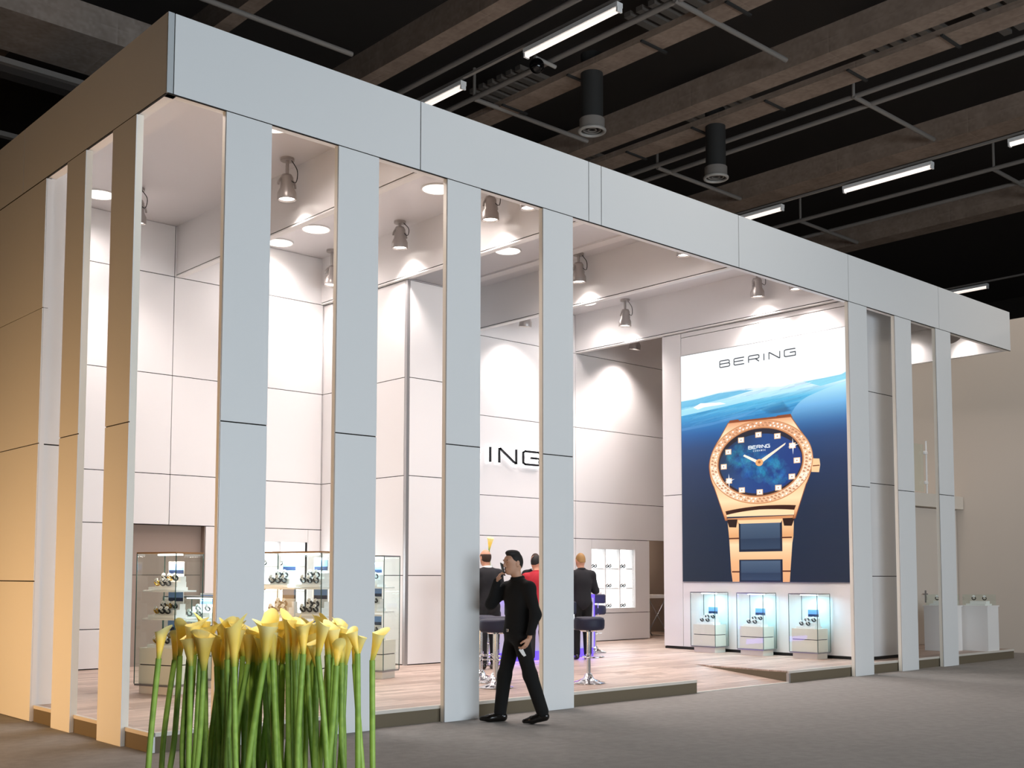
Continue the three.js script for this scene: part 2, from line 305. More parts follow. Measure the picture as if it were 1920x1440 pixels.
// ------------------------------------------------------------------ interior walls made of panels with open joints
const ROWS = [HP + 0.01, 0.74, 2.275, 3.04, 4.555, SOF, CE];
function zPanel(t, x0, x1, y0, y1, z, mat = M.panel) { return bx(t, 'panel', x0 + GAP / 2, x1 - GAP / 2, y0 + GAP / 2, y1 - GAP / 2, z - 0.02, z, mat); }
function xPanel(t, z0, z1, y0, y1, x, mat = M.panel) { return bx(t, 'panel', x, x + 0.02, y0 + GAP / 2, y1 - GAP / 2, z0 + GAP / 2, z1 - GAP / 2, mat); }
{
  const t = thing('wall_back_stand', 'white panelled back wall of the stand with two lit niches and two openings', 'wall', [0, 0, 0], 0, null, 'structure');
  // dark core behind the joints, cut round the openings and niches
  const core = (x0, x1, y0, y1) => bx(t, 'core', x0, x1, y0, y1, ZB - 0.08, ZB - 0.022, M.groove);
  core(0.1, 2.5, 0.1, CE); core(2.5, 3.96, 2.27, CE); core(3.96, 4.3, 0.1, CE); core(4.3, 5.8, 2.06, CE); core(4.3, 5.8, 0.1, 0.85); core(5.8, 12.6, 0.1, CE);
  core(12.6, 13.93, 2.07, CE); core(12.6, 13.93, 0.1, 0.84); core(13.93, 14.41, 0.1, CE); core(14.41, 15.3, 2.28, CE); core(15.3, 16.7, 0.1, CE);
  const cols = [0.3, 1.9, 3.36, 6.04, 9.2, 12.13, 14.9, 16.7];
  for (let c = 0; c < cols.length - 1; c++) for (let r = 0; r < 6; r++) {
    const x0 = cols[c], x1 = cols[c + 1], y0 = ROWS[r], y1 = ROWS[r + 1];
    if (r < 2) continue; zPanel(t, x0, x1, y0, y1, ZB);
  }
  for (const r of [0, 1]) {
    const y0 = ROWS[r], y1 = ROWS[r + 1];
    zPanel(t, 0.3, 1.9, y0, y1, ZB); zPanel(t, 1.9, 2.5, y0, y1, ZB); zPanel(t, 6.04, 9.2, y0, y1, ZB); zPanel(t, 9.2, 12.13, y0, y1, ZB); zPanel(t, 15.3, 16.7, y0, y1, ZB);
    if (r === 0) { zPanel(t, 3.96, 6.04, y0, y1, ZB); zPanel(t, 12.13, 14.41, y0, y1, ZB); } else {
      zPanel(t, 3.96, 4.3, y0, y1, ZB); zPanel(t, 5.8, 6.04, y0, y1, ZB); bx(t, 'panel', 4.3, 5.8, 2.06, y1 - GAP / 2, ZB - 0.02, ZB, M.panel); bx(t, 'panel', 4.3, 5.8, y0 + GAP / 2, 0.85, ZB - 0.02, ZB, M.panel);
      zPanel(t, 12.13, 12.6, y0, y1, ZB); zPanel(t, 13.93, 14.41, y0, y1, ZB); bx(t, 'panel', 12.6, 13.93, 2.07, y1 - GAP / 2, ZB - 0.02, ZB, M.panel); bx(t, 'panel', 12.6, 13.93, y0 + GAP / 2, 0.84, ZB - 0.02, ZB, M.panel);
    }
  }
  // openings: taupe lined rooms behind the wall
  bx(t, 'opening_back', 2.45, 4.0, HP, 2.32, ZB - 0.15, ZB - 0.13, M.taupe); 
  bx(t, 'opening_jamb', 3.952, 3.962, HP, 2.27, ZB - 0.13, ZB - 0.02, M.taupe);
  bx(t, 'opening_joint', 2.5, 3.95, 1.515, 1.523, ZB - 0.131, ZB - 0.129, M.groove);
  bx(t, 'opening_back', 14.2, 17.4, HP, 2.5, ZB - 1.9, ZB - 1.88, M.taupe); bx(t, 'opening_jamb', 14.37, 14.41, HP, 2.3, ZB - 1.88, ZB - 0.02, M.taupe); bx(t, 'opening_side', 17.3, 17.4, HP, 2.5, ZB - 1.9, ZB - 0.1, M.taupe); bx(t, 'opening_head', 14.3, 17.4, 2.42, 2.46, ZB - 1.9, ZB - 0.09, M.taupe);
}
{
  const t = thing('wall_pillar', 'white panelled wall block jutting into the stand with an aluminium corner strip', 'wall', [0, 0, 0], 0, null, 'structure');
  bx(t, 'core', 6.072, 7.28, HP, SOF - 0.005, ZB + 0.005, -4.522, M.groove);
  const ys = [HP + 0.01, 1.517, 3.04, 4.555, SOF - 0.012];
  for (let r = 0; r < 4; r++) { xPanel(t, ZB + 0.01, -4.56, ys[r], ys[r + 1], 6.05); zPanel(t, 6.1, 7.3, ys[r], ys[r + 1], -4.5); }
  bx(t, 'corner_strip', 6.05, 6.1, HP, SOF - 0.012, -4.556, -4.502, M.alu);
}
{
  const t = thing('wall_tower', 'white panelled tower wall that carries the large advertising screen', 'wall', [0, 0, 0], 0, null, 'structure');
  bx(t, 'core', 12.222, 13.58, HP, SOF - 0.005, -4.57, -0.445, M.groove);
  bx(t, 'skirting_gap', 12.206, 13.59, HP, HP + 0.04, -4.58, -0.43, M.black);
  const b = HP + 0.045;
  xPanel(t, -4.6, -4.14, b, 3.03, 12.2); xPanel(t, -4.6, -4.14, 3.03, SOF - 0.01, 12.2);
  xPanel(t, -4.14, -0.645, b, 1.405, 12.2); xPanel(t, -4.14, -0.645, 5.64, 5.985, 12.2); xPanel(t, -4.14, -0.42, 5.985, SOF - 0.01, 12.2);
  xPanel(t, -0.645, -0.42, b, 5.985, 12.2);
  const gloss = std({ color: 0xe6e7e9, roughness: 0.14, metalness: 0.15 });
  [b, 1.517, 3.04, 4.555, SOF].forEach((y, i, a) => { if (i < 4) zPanel(t, 12.222, 13.6, y, a[i + 1], -0.42, gloss); });
}
// stand beyond the tower: beige walls of the neighbour, gallery slab, door
{
  const wall = (n, l, ...a) => { const t = thing(n, l, 'wall', [0, 0, 0], 0, null, 'structure'); bx(t, 'surface', ...a, M.beige); };
  wall('wall_beige_side', 'plain beige side partition of the neighbouring stand beyond the far end', 18.4, 18.5, 0, 6.72, -8, 4);
  wall('wall_beige_cross', 'beige partition with the door behind the last front columns', 13.62, 18.38, HP, 2.88, -1.98, -1.88);
  wall('wall_beige_upper', 'dim beige wall above the gallery slab', 13.62, 18.38, 2.9, 5.76, -3.4, -3.3);
  const g = thing('gallery_slab', 'cream gallery slab edge above the beige door wall', 'gallery', [0, 0, 0]); bx(g, 'slab', 13.7, 18.38, 2.9, 3.16, -3.28, -1.72, std({ color: 0xe0d8cc, roughness: 0.6 }));
  const p = thing('railing_post', 'slim steel post with two clamps holding the gallery glass', 'railing', [16.97, 3.16, -1.78]);
  mesh('post', bar(V(0, 0, 0), V(0, 1.06, 0), 0.018), M.white, p); for (const y of [0.22, 0.82]) mesh('clamp', rbox(0.1, 0.07, 0.06, 0.02), M.white, p).position.set(-0.03, y, 0);
  const gp = thing('railing_glass', 'clear glass railing pane on the gallery slab', 'railing', [0, 3.2, -1.83]); bx(gp, 'pane', 13.8, 16.93, 0, 0.95, 0, 0.012, M.glass);
  const d = thing('door_1', 'beige door with dark lever handle in the neighbour wall', 'door', [16.95, HP, -1.88], 0, null, 'structure');
  bx(d, 'leaf', -0.75, 0.2, 0.01, 2.1, 0, 0.02, M.beige); bx(d, 'handle_plate', -0.02, 0.03, 0.83, 1.07, 0.02, 0.03, M.steel); mesh('handle', bar(V(0.0, 1.0, 0.07), V(-0.16, 1.0, 0.07), 0.012), M.steel, d); mesh('handle_neck', bar(V(0, 1.0, 0.02), V(0, 1.0, 0.07), 0.01), M.steel, d);
}
// ------------------------------------------------------------------ track spots and downlights
const lensGeo = new THREE.CircleGeometry(0.075, 24).rotateX(Math.PI / 2);
function spotLamp(x, y, z, aim, label, power = 1) {
  const top = z > -1 || x < 1 ? CE - 0.45 : CE, t = thing('spot_lamp', label, 'spotlight', [x, top, z], 0, 'spot lamps under the stand ceiling');
  const drop = top - y, dir = V(aim[0] - x, aim[1] - y, aim[2] - z).normalize();
  mesh('mount', new THREE.CylinderGeometry(0.09, 0.09, 0.04, 20), M.lampBody, t).position.y = -0.015;
  mesh('stem', bar(V(0, -0.01, 0), V(0, Math.min(-0.03, -drop + 0.2), 0), 0.022), M.lampBody, t);
  const q = new THREE.Quaternion().setFromUnitVectors(V(0, -1, 0), dir);
  const head = mesh('head', lathe([[0.0, 0.16], [0.05, 0.16], [0.065, 0.13], [0.068, 0.03], [0.092, -0.02], [0.095, -0.09], [0.083, -0.09], [0.07, -0.04], [0, -0.035]], 28), M.lampBody, t);
  head.position.y = -drop; head.quaternion.copy(q); head.scale.setScalar(1.3);
  const yoke = new THREE.TorusGeometry(0.125, 0.014, 8, 24, Math.PI); const ym = mesh('yoke', yoke, M.lampBody, t); ym.position.y = -drop + 0.06;
  mesh('cable', tube([V(0.03, -0.03, 0.05), V(0.09, -drop * 0.4, 0.1), V(0.05, -drop * 0.8, 0.12), V(0, -drop + 0.15, 0.05)], 0.006, 16, 6), M.strapDark, t);
  mesh('lens', lensGeo, M.lens, head).position.y = -0.075;
  const s = new THREE.SpotLight(COL.spot, LV.spot * power, 0, 1.05, 0.8, 2); s.name = numbered('spot'); s.castShadow = true; s.shadow.radius = 3.5;
  s.position.set(x, y, z).addScaledVector(dir, 0.16); s.target.position.set(...aim); scene.add(s); scene.add(s.target);
}
const by = (n) => `metal spot lamp hanging in front of the ${n} ceiling baffle`;
spotLamp(3.14, 6.45, -3.22, [3.3, 0, -3.2], by('first'));
spotLamp(5.76, 6.58, -4.32, [5.95, 0, -4.5], by('second') + ', above the wall block');
spotLamp(5.76, 6.52, -2.24, [5.95, 0, -2.4], by('second') + ', nearer the long front');
spotLamp(8.98, 6.51, -3.68, [9.3, 0, -3.8], by('third'));
spotLamp(11.89, 6.47, -5.26, [12.0, 0, -5.6], by('fourth') + ', toward the back wall', 1.4);
spotLamp(11.89, 6.48, -2.18, [12.15, 3.4, -2.3], by('fourth') + ', over the screen');
spotLamp(10.22, 6.38, -6.30, [10.35, 3.0, -6.85], 'metal spot lamp washing the back wall above the black letters', 0.75);
spotLamp(13.36, 6.37, -6.30, [13.3, 3.0, -6.85], 'metal spot lamp washing the back wall above the three column lit niche', 0.9);
spotLamp(5.84, 6.40, -6.30, [5.3, 0, -6.5], 'metal spot lamp near the corner of back wall and wall block', 0.45);
spotLamp(16.4, 6.3, -2.0, [16.79, 5.7, -1.9], 'metal spot lamp at the far end of the stand', 0.09);
spotLamp(16.4, 6.15, -0.9, [16.79, 5.7, -0.8], 'metal spot lamp above the glass box plinth', 0.07);
spotLamp(3.75, 6.5, -4.9, [4.2, 0, -4.4], 'added unseen metal spot lamp behind the first ceiling baffle');  // lamps behind the baffles are added, out of view, to brighten the bays
spotLamp(6.4, 6.5, -2.4, [7.2, 0, -2.4], 'added unseen metal spot lamp behind the second ceiling baffle');
spotLamp(9.62, 6.5, -4.6, [10.6, 0, -5.0], 'added unseen metal spot lamp behind the third ceiling baffle, toward the back wall');
spotLamp(9.62, 6.5, -2.2, [10.4, 0, -2.2], 'added unseen metal spot lamp behind the third ceiling baffle, nearer the long front');
spotLamp(12.6, 6.5, -5.7, [13.6, 0, -6.0], 'added unseen metal spot lamp behind the fourth ceiling baffle');
spotLamp(2.2, 6.5, -5.6, [2.4, 0, -6.4], 'metal spot lamp in the corner bay of the ceiling');
[[0.42, 6.25, -0.6, [1.5, 1.5, -0.25], 'stand corner', 0.5], [2.9, 6.3, -0.65, [3.6, 0, -0.4], 'second and third front columns', 0.6], [5.6, 6.42, -1.3, [6.0, 0, -1.0], 'fourth front column', 0.9], [8.8, 6.42, -1.3, [9.2, 0, -1.1], 'ramp', 0.9], [11.75, 6.42, -1.3, [12.0, 1, -1.2], 'fifth front column', 0.9]]
  .forEach(([x, y, z, aim, w, p]) => spotLamp(x, y, z, aim, 'metal spot lamp tucked behind the fascia by the ' + w, p));
function downLight(x, z, label, power = 1) {
  const t = thing('downlight', label, 'ceiling light', [x, CE, z], 0, 'round downlights in the stand ceiling');
  const g = new THREE.TorusGeometry(0.215, 0.014, 8, 40); g.rotateX(Math.PI / 2); mesh('trim_ring', g, M.white, t).position.y = -0.006;
  const d = new THREE.CylinderGeometry(0.205, 0.205, 0.012, 40); mesh('diffuser', d, M.downlight, t).position.y = -0.007;
  const s = new THREE.SpotLight(COL.spot, LV.down * power, 0, 1.35, 0.6, 2); s.name = numbered('down'); s.castShadow = true; s.shadow.radius = 9;
  s.position.set(x, CE - 0.05, z); s.target.position.set(x, 0, z); scene.add(s); scene.add(s.target);
}
[[1.45, -4.45, 'in the corner bay by the short side'], [2.45, -2.4, 'in the corner bay by the long front'], [5.02, -5.5, 'between the first and second baffle, middle one'], [4.97, -6.5, 'between the first and second baffle, next to the back wall'], [5.27, -2.8, 'between the first and second baffle, next to the long front'],
  [7.99, -4.35, 'between the second and third baffle'], [7.9, -2.0, 'between the second and third baffle, next to the long front'], [11.5, -5.95, 'between the third and fourth baffle'], [11.0, -2.4, 'between the third and fourth baffle, next to the long front'], [15.0, -1.4, 'beyond the fourth baffle'], [1.9, -6.2, 'in the corner bay beside the back wall']]
  .forEach(([x, z, l]) => downLight(x, z, 'round white downlight ' + l));

// ------------------------------------------------------------------ lettering: wide thin strokes
const GLYPH = {   // strokes on a 1 x 1 cell; quarter-rounded corners are polylines
  B: [[[0.06, 0], [0.86, 0], [0.96, 0.06], [1, 0.16], [1, 0.36], [0.95, 0.46], [0.86, 0.52], [0, 0.52]], [[0.86, 0.52], [0.94, 0.58], [0.96, 0.66], [0.96, 0.84], [0.92, 0.94], [0.84, 1], [0.08, 1], [0, 0.92], [0, 0.08], [0.06, 0]]],
  E: [[[1, 0], [0.1, 0], [0, 0.1], [0, 0.9], [0.1, 1], [1, 1]], [[0, 0.52], [0.92, 0.52]]],
  R: [[[0, 0], [0, 0.9], [0.1, 1], [0.88, 1], [1, 0.9], [1, 0.58], [0.88, 0.46], [0, 0.46]], [[0.66, 0.46], [1, 0]]],
  I: [[[0.5, 0], [0.5, 1]]],
  N: [[[0, 0], [0, 1], [0.06, 1], [0.94, 0], [1, 0], [1, 1]]],
  G: [[[1, 0.94], [0.94, 1], [0.12, 1], [0, 0.9], [0, 0.1], [0.12, 0], [1, 0], [1, 0.52], [0.5, 0.52]]],
};
function strokeGeo(lines, w, h, th, depth) {
  const gs = [];
  for (const L of lines) for (let i = 0; i < L.length - 1; i++) {
    const [x0, y0] = [L[i][0] * w, L[i][1] * h], [x1, y1] = [L[i + 1][0] * w, L[i + 1][1] * h], d = Math.hypot(x1 - x0, y1 - y0);
    const g = new THREE.BoxGeometry(d + th * 0.8, th, depth); g.rotateZ(Math.atan2(y1 - y0, x1 - x0)); g.translate((x0 + x1) / 2, (y0 + y1) / 2, depth / 2); gs.push(g);
  }
  return mergeGeometries(gs);
}
{
  const t = thing('wall_sign', 'thin black backlit letters mounted on the back wall', 'sign', [0, 3.685, ZB]);
  const W = 0.44, H = 0.255; let x = 7.775;
  for (const ch of 'BERING') {
    const w = ch === 'I' ? 0.06 : W, L = mesh('letter', strokeGeo(GLYPH[ch], w, H, 0.04, 0.03), M.letter, t); L.position.set(x, 0, 0.05);
    const h = mesh('glow_back', strokeGeo(GLYPH[ch], w, H, 0.085, 0.02), M.halo, L); h.position.z = -0.03;
    x += w + (ch === 'I' ? 0.2 : ch === 'R' ? 0.255 : 0.185);
  }
}
// ------------------------------------------------------------------ the advertising screen
function screenTexture() {
  const W = 1000, H = 1216, c = document.createElement('canvas'); c.width = W; c.height = H; const g = c.getContext('2d');
  let lg = g.createLinearGradient(0, 0, 0, H);
  for (const [s, col] of [[0, '#fbfdff'], [0.18, '#f6fcff'], [0.215, '#c9ecf8'], [0.25, '#58b8e2'], [0.3, '#3a8cc6'], [0.36, '#2a5f9e'], [0.42, '#2a4876'], [0.52, '#22365a'], [0.7, '#1e2c44'], [1, '#1b2738']]) lg.addColorStop(s, col);
  g.fillStyle = lg; g.fillRect(0, 0, W, H);
  const poly = (pts, fill) => { g.beginPath(); pts.forEach(([x, y], i) => i ? g.lineTo(x, y) : g.moveTo(x, y)); g.closePath(); g.fillStyle = fill; g.fill(); };
  // drifting ice haze in long strokes
  for (let k = 0; k < 260; k++) {
    const x = rnd() * W, y = 200 + rnd() * 190, l = 60 + rnd() * 240, a = 0.03 + rnd() * 0.07;
    g.strokeStyle = rnd() < 0.5 ? `rgba(205,240,252,${a})` : `rgba(20,70,130,${a})`; g.lineWidth = 2 + rnd() * 9; g.beginPath(); g.moveTo(x, y); g.quadraticCurveTo(x + l / 2, y - 6 - rnd() * 14, x + l, y - 10 - rnd() * 26); g.stroke();
  }
  poly([[0, 150], [W, 150], [W, 212], [975, 224], [880, 232], [769, 230], [636, 243], [555, 234], [387, 226], [243, 224], [95, 240], [0, 244]], '#f4fbff');
  poly([[0, 247], [95, 245], [243, 231], [387, 232], [470, 240], [300, 262], [120, 276], [0, 284]], 'rgba(88,178,220,0.75)');
  poly([[770, 236], [975, 226], [1000, 214], [1000, 250], [860, 268]], 'rgba(110,205,232,0.7)');
  poly([[0, 292], [272, 275], [499, 262], [690, 258], [821, 238], [720, 276], [480, 290], [200, 312], [0, 326]], 'rgba(190,236,248,0.75)');
  poly([[82, 288], [131, 270], [200, 276], [260, 280], [298, 292], [200, 293], [154, 294], [112, 302]], '#ffffff');
  lg = g.createLinearGradient(0, 262, 0, 520); lg.addColorStop(0, '#b8ecf8'); lg.addColorStop(0.35, '#74b4e4'); lg.addColorStop(1, 'rgba(40,66,110,0)');
  g.beginPath(); g.moveTo(688, 392); g.quadraticCurveTo(720, 330, 800, 306); g.quadraticCurveTo(900, 278, 1000, 262); g.lineTo(1000, 520); g.lineTo(760, 520); g.closePath(); g.fillStyle = lg; g.fill();
  for (let k = 0; k < 26; k++) poly([[500 + k * 4, 340 + k * 1.2], [560 + k * 3, 326 + k * 1.6], [640 + k, 312 + k * 2], [700 - k, 372], [556 + k * 2, 374]], 'rgba(30,60,116,0.028)');
  poly([[0, 394], [213, 380], [386, 356], [498, 341], [400, 372], [190, 396], [0, 408]], 'rgba(120,170,220,0.35)');
  // ----- the watch
  const gold = (y0, y1, stops) => { const q = g.createLinearGradient(0, y0, 0, y1); stops.forEach(([s, col]) => q.addColorStop(s, col)); return q; };
  const path = (pts) => { g.beginPath(); pts.forEach((p, i) => i ? (p.length === 4 ? g.quadraticCurveTo(...p) : g.lineTo(...p)) : g.moveTo(...p)); g.closePath(); };
  const LIGHT = '#ffdcae', MID = '#eeae7c', DARK = '#8f4a2c';
  poly([[313, 398], [318, 382], [372, 381], [380, 388], [604, 390], [612, 386], [688, 386], [698, 404]], DARK);
  // bracelet
  path([[296, 890], [698, 888], [693, 993], [686, 1024], [673, 1161], [668, 1216], [325, 1216], [317, 1166], [307, 998]]); g.fillStyle = gold(890, 1216, [[0, '#d08a5a'], [0.12, '#f6c896'], [0.3, '#e6a672'], [0.42, '#ffdcb0'], [0.7, '#f0b684'], [1, '#e8a878']]); g.fill();
  for (const [y0, y1] of [[918, 1060], [1110, 1217]]) { g.fillStyle = '#182338'; g.fillRect(368, y0 - 6, 260, y1 - y0 + 10); g.fillStyle = gold(y0, y1, [[0, '#4d6078'], [0.55, '#3a4c64'], [0.58, '#2c3c54'], [1, '#34465e']]); g.fillRect(378, y0, 238, y1 - y0 - 8); }
  for (const [x0, x1, y] of [[305, 370, 991], [624, 684, 993], [322, 368, 1162], [625, 675, 1159]]) { g.fillStyle = '#5a2e1c'; g.fillRect(x0, y, x1 - x0, 7); }
  poly([[293, 896], [360, 897], [352, 938], [308, 936]], '#2a1612'); poly([[632, 901], [702, 901], [684, 940], [640, 938]], '#2a1612');
  poly([[360, 902], [632, 904], [622, 922], [372, 920]], '#ffd2a2');
  // case
  path([[309, 394], [690, 400], [740, 470], [798, 540, 812, 618], [800, 690, 769, 740], [705, 903], [692, 903], [698, 884], [292, 880], [296, 900], [284, 900], [214, 723], [186, 680, 183, 610], [190, 540, 253, 470]]);
  g.fillStyle = gold(394, 905, [[0, '#e8a074'], [0.1, '#ffe2ba'], [0.25, '#f2b684'], [0.6, '#f4c090'], [0.8, '#ffe0b2'], [0.92, '#f0b482'], [1, '#b06a40']]); g.fill();
  g.strokeStyle = '#9a5836'; g.lineWidth = 4; g.stroke();
  path([[285, 853], [380, 838, 498, 834], [620, 832, 710, 840], [700, 862], [600, 852, 498, 852], [380, 856, 292, 872]]); g.fillStyle = '#3a1c10'; g.fill();
  path([[292, 872], [380, 856, 498, 852], [600, 852, 700, 862], [698, 886], [292, 882]]); g.fillStyle = '#ffdcae'; g.fill();
  poly([[806, 616], [846, 620], [850, 650], [843, 686], [800, 682]], '#f8cc9a'); g.fillStyle = '#7a4426'; g.fillRect(808, 650, 38, 5);
  const ell = (rx, ry, fill, y = 611) => { g.beginPath(); g.ellipse(498, y, rx, ry, 0, 0, Math.PI * 2); g.fillStyle = fill; g.fill(); };
  ell(313, 212, '#d08e60'); ell(308, 207, gold(400, 822, [[0, '#e0a078'], [0.4, '#f6cfa6'], [0.75, '#ffe9d0'], [1, '#f0bd90']])); ell(262, 178, '#c88558');
  for (let ring = 0; ring < 2; ring++) for (let k = 0; k < 72; k++) { // stones set round the bezel
    const a = (k + ring * 0.5) / 72 * Math.PI * 2, rx = 276 + ring * 20, ry = 186 + ring * 13, x = 498 + rx * Math.cos(a), y = 611 + ry * Math.sin(a);
    g.fillStyle = rnd() < 0.5 ? '#fff4ea' : '#c98a66'; g.beginPath(); g.ellipse(x, y, 6.5, 4.5, 0, 0, 7); g.fill(); g.fillStyle = '#8a5238'; g.beginPath(); g.ellipse(x + 7, y + 3, 2, 2, 0, 0, 7); g.fill();
  }
  ell(254, 171, '#3a2a2c'); g.save(); g.beginPath(); g.ellipse(500, 608, 248, 163, 0, 0, Math.PI * 2); g.clip();
  lg = g.createLinearGradient(250, 440, 750, 770); lg.addColorStop(0, '#24303e'); lg.addColorStop(0.45, '#274a86'); lg.addColorStop(1, '#20357a'); g.fillStyle = lg; g.fillRect(240, 420, 520, 360);
  for (let k = 0; k < 420; k++) { // mother of pearl clouding
    const a = rnd(), x = 310 + a * 330 + (rnd() - 0.5) * 70, y = 560 + a * 130 + (rnd() - 0.5) * 130, r = 6 + rnd() * 26;
    g.fillStyle = ['rgba(40,190,200,0.10)', 'rgba(40,120,220,0.10)', 'rgba(20,40,110,0.12)', 'rgba(90,220,220,0.07)'][Math.floor(rnd() * 4)]; g.beginPath(); g.ellipse(x, y, r, r * 0.6, rnd() * 3, 0, 7); g.fill();
  }
  g.fillStyle = 'rgba(40,34,40,0.85)'; g.beginPath(); g.ellipse(500, 608, 254, 170, 0, Math.PI, Math.PI * 2); g.ellipse(500, 628, 254, 160, 0, Math.PI * 2, Math.PI, true); g.fill();
  g.restore();
  for (const [x, y] of [[496, 472], [609, 489], [695, 544], [720, 619], [690, 697], [610, 748], [499, 764], [390, 748], [310, 696], [278, 620], [308, 545], [389, 490]]) { g.fillStyle = '#f2c8a0'; g.fillRect(x - 19, y - 14, 38, 28); g.fillStyle = '#fffdf8'; g.fillRect(x - 14, y - 10, 28, 20); g.fillStyle = '#c9a48a'; g.fillRect(x - 5, y - 3, 9, 7); }
  for (const [x, y] of [[700, 545], [312, 696]]) { g.fillStyle = '#ffffff'; poly([[x - 34, y + 6], [x, y - 3], [x + 36, y - 8], [x + 2, y + 4]], '#ffffff'); poly([[x - 3, y - 40], [x + 3, y], [x - 2, y + 46], [x - 6, y]], '#ffffff'); }
  const wordAt = (x, y, w, h, gap, lw, col, word = 'BERING') => { g.strokeStyle = col; g.lineWidth = lw; g.lineJoin = 'round'; let cx = x; for (const ch of word) { const cw = ch === 'I' ? w * 0.1 : w; for (const L of GLYPH[ch]) { g.beginPath(); L.forEach(([a, b], i) => { const X = cx + (ch === 'I' ? 0.5 : a) * cw, Y = y + (1 - b) * h; i ? g.lineTo(X, Y) : g.moveTo(X, Y); }); g.stroke(); } cx += cw + gap; } };
  wordAt(434, 526, 20, 15, 5.4, 4, '#f4f6f8'); g.fillStyle = '#e8ecf0'; g.font = 'bold 13px sans-serif'; g.textAlign = 'center'; g.fillText('C E R A M I C', 500, 557);
  wordAt(260, 62, 64, 34, 27, 5, '#33363c');
  poly([[499, 606], [408, 566], [400, 574], [494, 622]], '#fff0e0'); poly([[494, 606], [648, 530], [658, 526], [652, 537], [506, 622]], '#ffe8d0'); g.beginPath(); g.ellipse(499, 614, 23, 18, 0, 0, 7); g.fillStyle = '#f0ae74'; g.fill(); g.beginPath(); g.ellipse(499, 612, 9, 7, 0, 0, 7); g.fillStyle = '#b06a3c'; g.fill();
  const t = new THREE.CanvasTexture(c); t.colorSpace = THREE.SRGBColorSpace; t.anisotropy = 8; return t;
}
{
  const t = thing('advertising_screen', 'tall backlit screen showing a rose gold wristwatch over icy blue water', 'screen', [12.2, 1.405, -2.39]);
  bx(t, 'bezel', -0.02, 0.02, 0, 4.235, -1.745, 1.745, M.alu);
  const tex = screenTexture(), g = new THREE.PlaneGeometry(3.47, 4.215); g.rotateY(-Math.PI / 2);
  mesh('screen_panel', g, std({ color: 0x000000, roughness: 0.35, emissive: 0xffffff, emissiveMap: tex, emissiveIntensity: 1.12 }), t).position.set(-0.0215, 2.1175, 0);
  areaLight(0xbfe0ff, 0.35, 3.4, 4.2, [12.16, 3.52, -2.39], [0, 3.52, -2.39]);
}
// ------------------------------------------------------------------ small wares: watches, cards, risers
const watchGeo = (() => {
  const cuff = new THREE.TorusGeometry(0.032, 0.008, 6, 16); cuff.scale(1, 1, 1.6); cuff.rotateX(0.5);
  return cuff;
})();
const dialGeo = (() => { const g = new THREE.CylinderGeometry(0.023, 0.023, 0.012, 18); g.rotateX(Math.PI / 2); g.translate(0, 0.026, 0.026); g.rotateX(-0.35); return g; })();
function watch(x, y, z, turn, label, group, strap = M.strapDark) {
  const t = thing('wristwatch', label, 'watch', [x, y + 0.048, z], turn, group);
  mesh('strap', watchGeo, strap, t); mesh('dial', dialGeo, M.dialWhite, t);
}
function card(x, y, z, turn, w, h, label, group) {
  const t = thing('display_card', label, 'card', [x, y, z], turn, group);
  bx(t, 'board', -w / 2, w / 2, 0, h, -0.006, 0, M.white); bx(t, 'picture', -w / 2 + 0.006, w / 2 - 0.006, h * 0.42, h * 0.86, 0, 0.003, M.cardBlue); bx(t, 'picture_foot', -w / 2 + 0.006, w / 2 - 0.006, h * 0.18, h * 0.42, 0, 0.003, M.cardNavy);
}
function sheet(t, x, y, z, w, h, side) { const g = new THREE.PlaneGeometry(w, h); if (side) g.rotateY(Math.PI / 2); mesh('glass_pane', g, M.glass, t).position.set(x, y, z); }
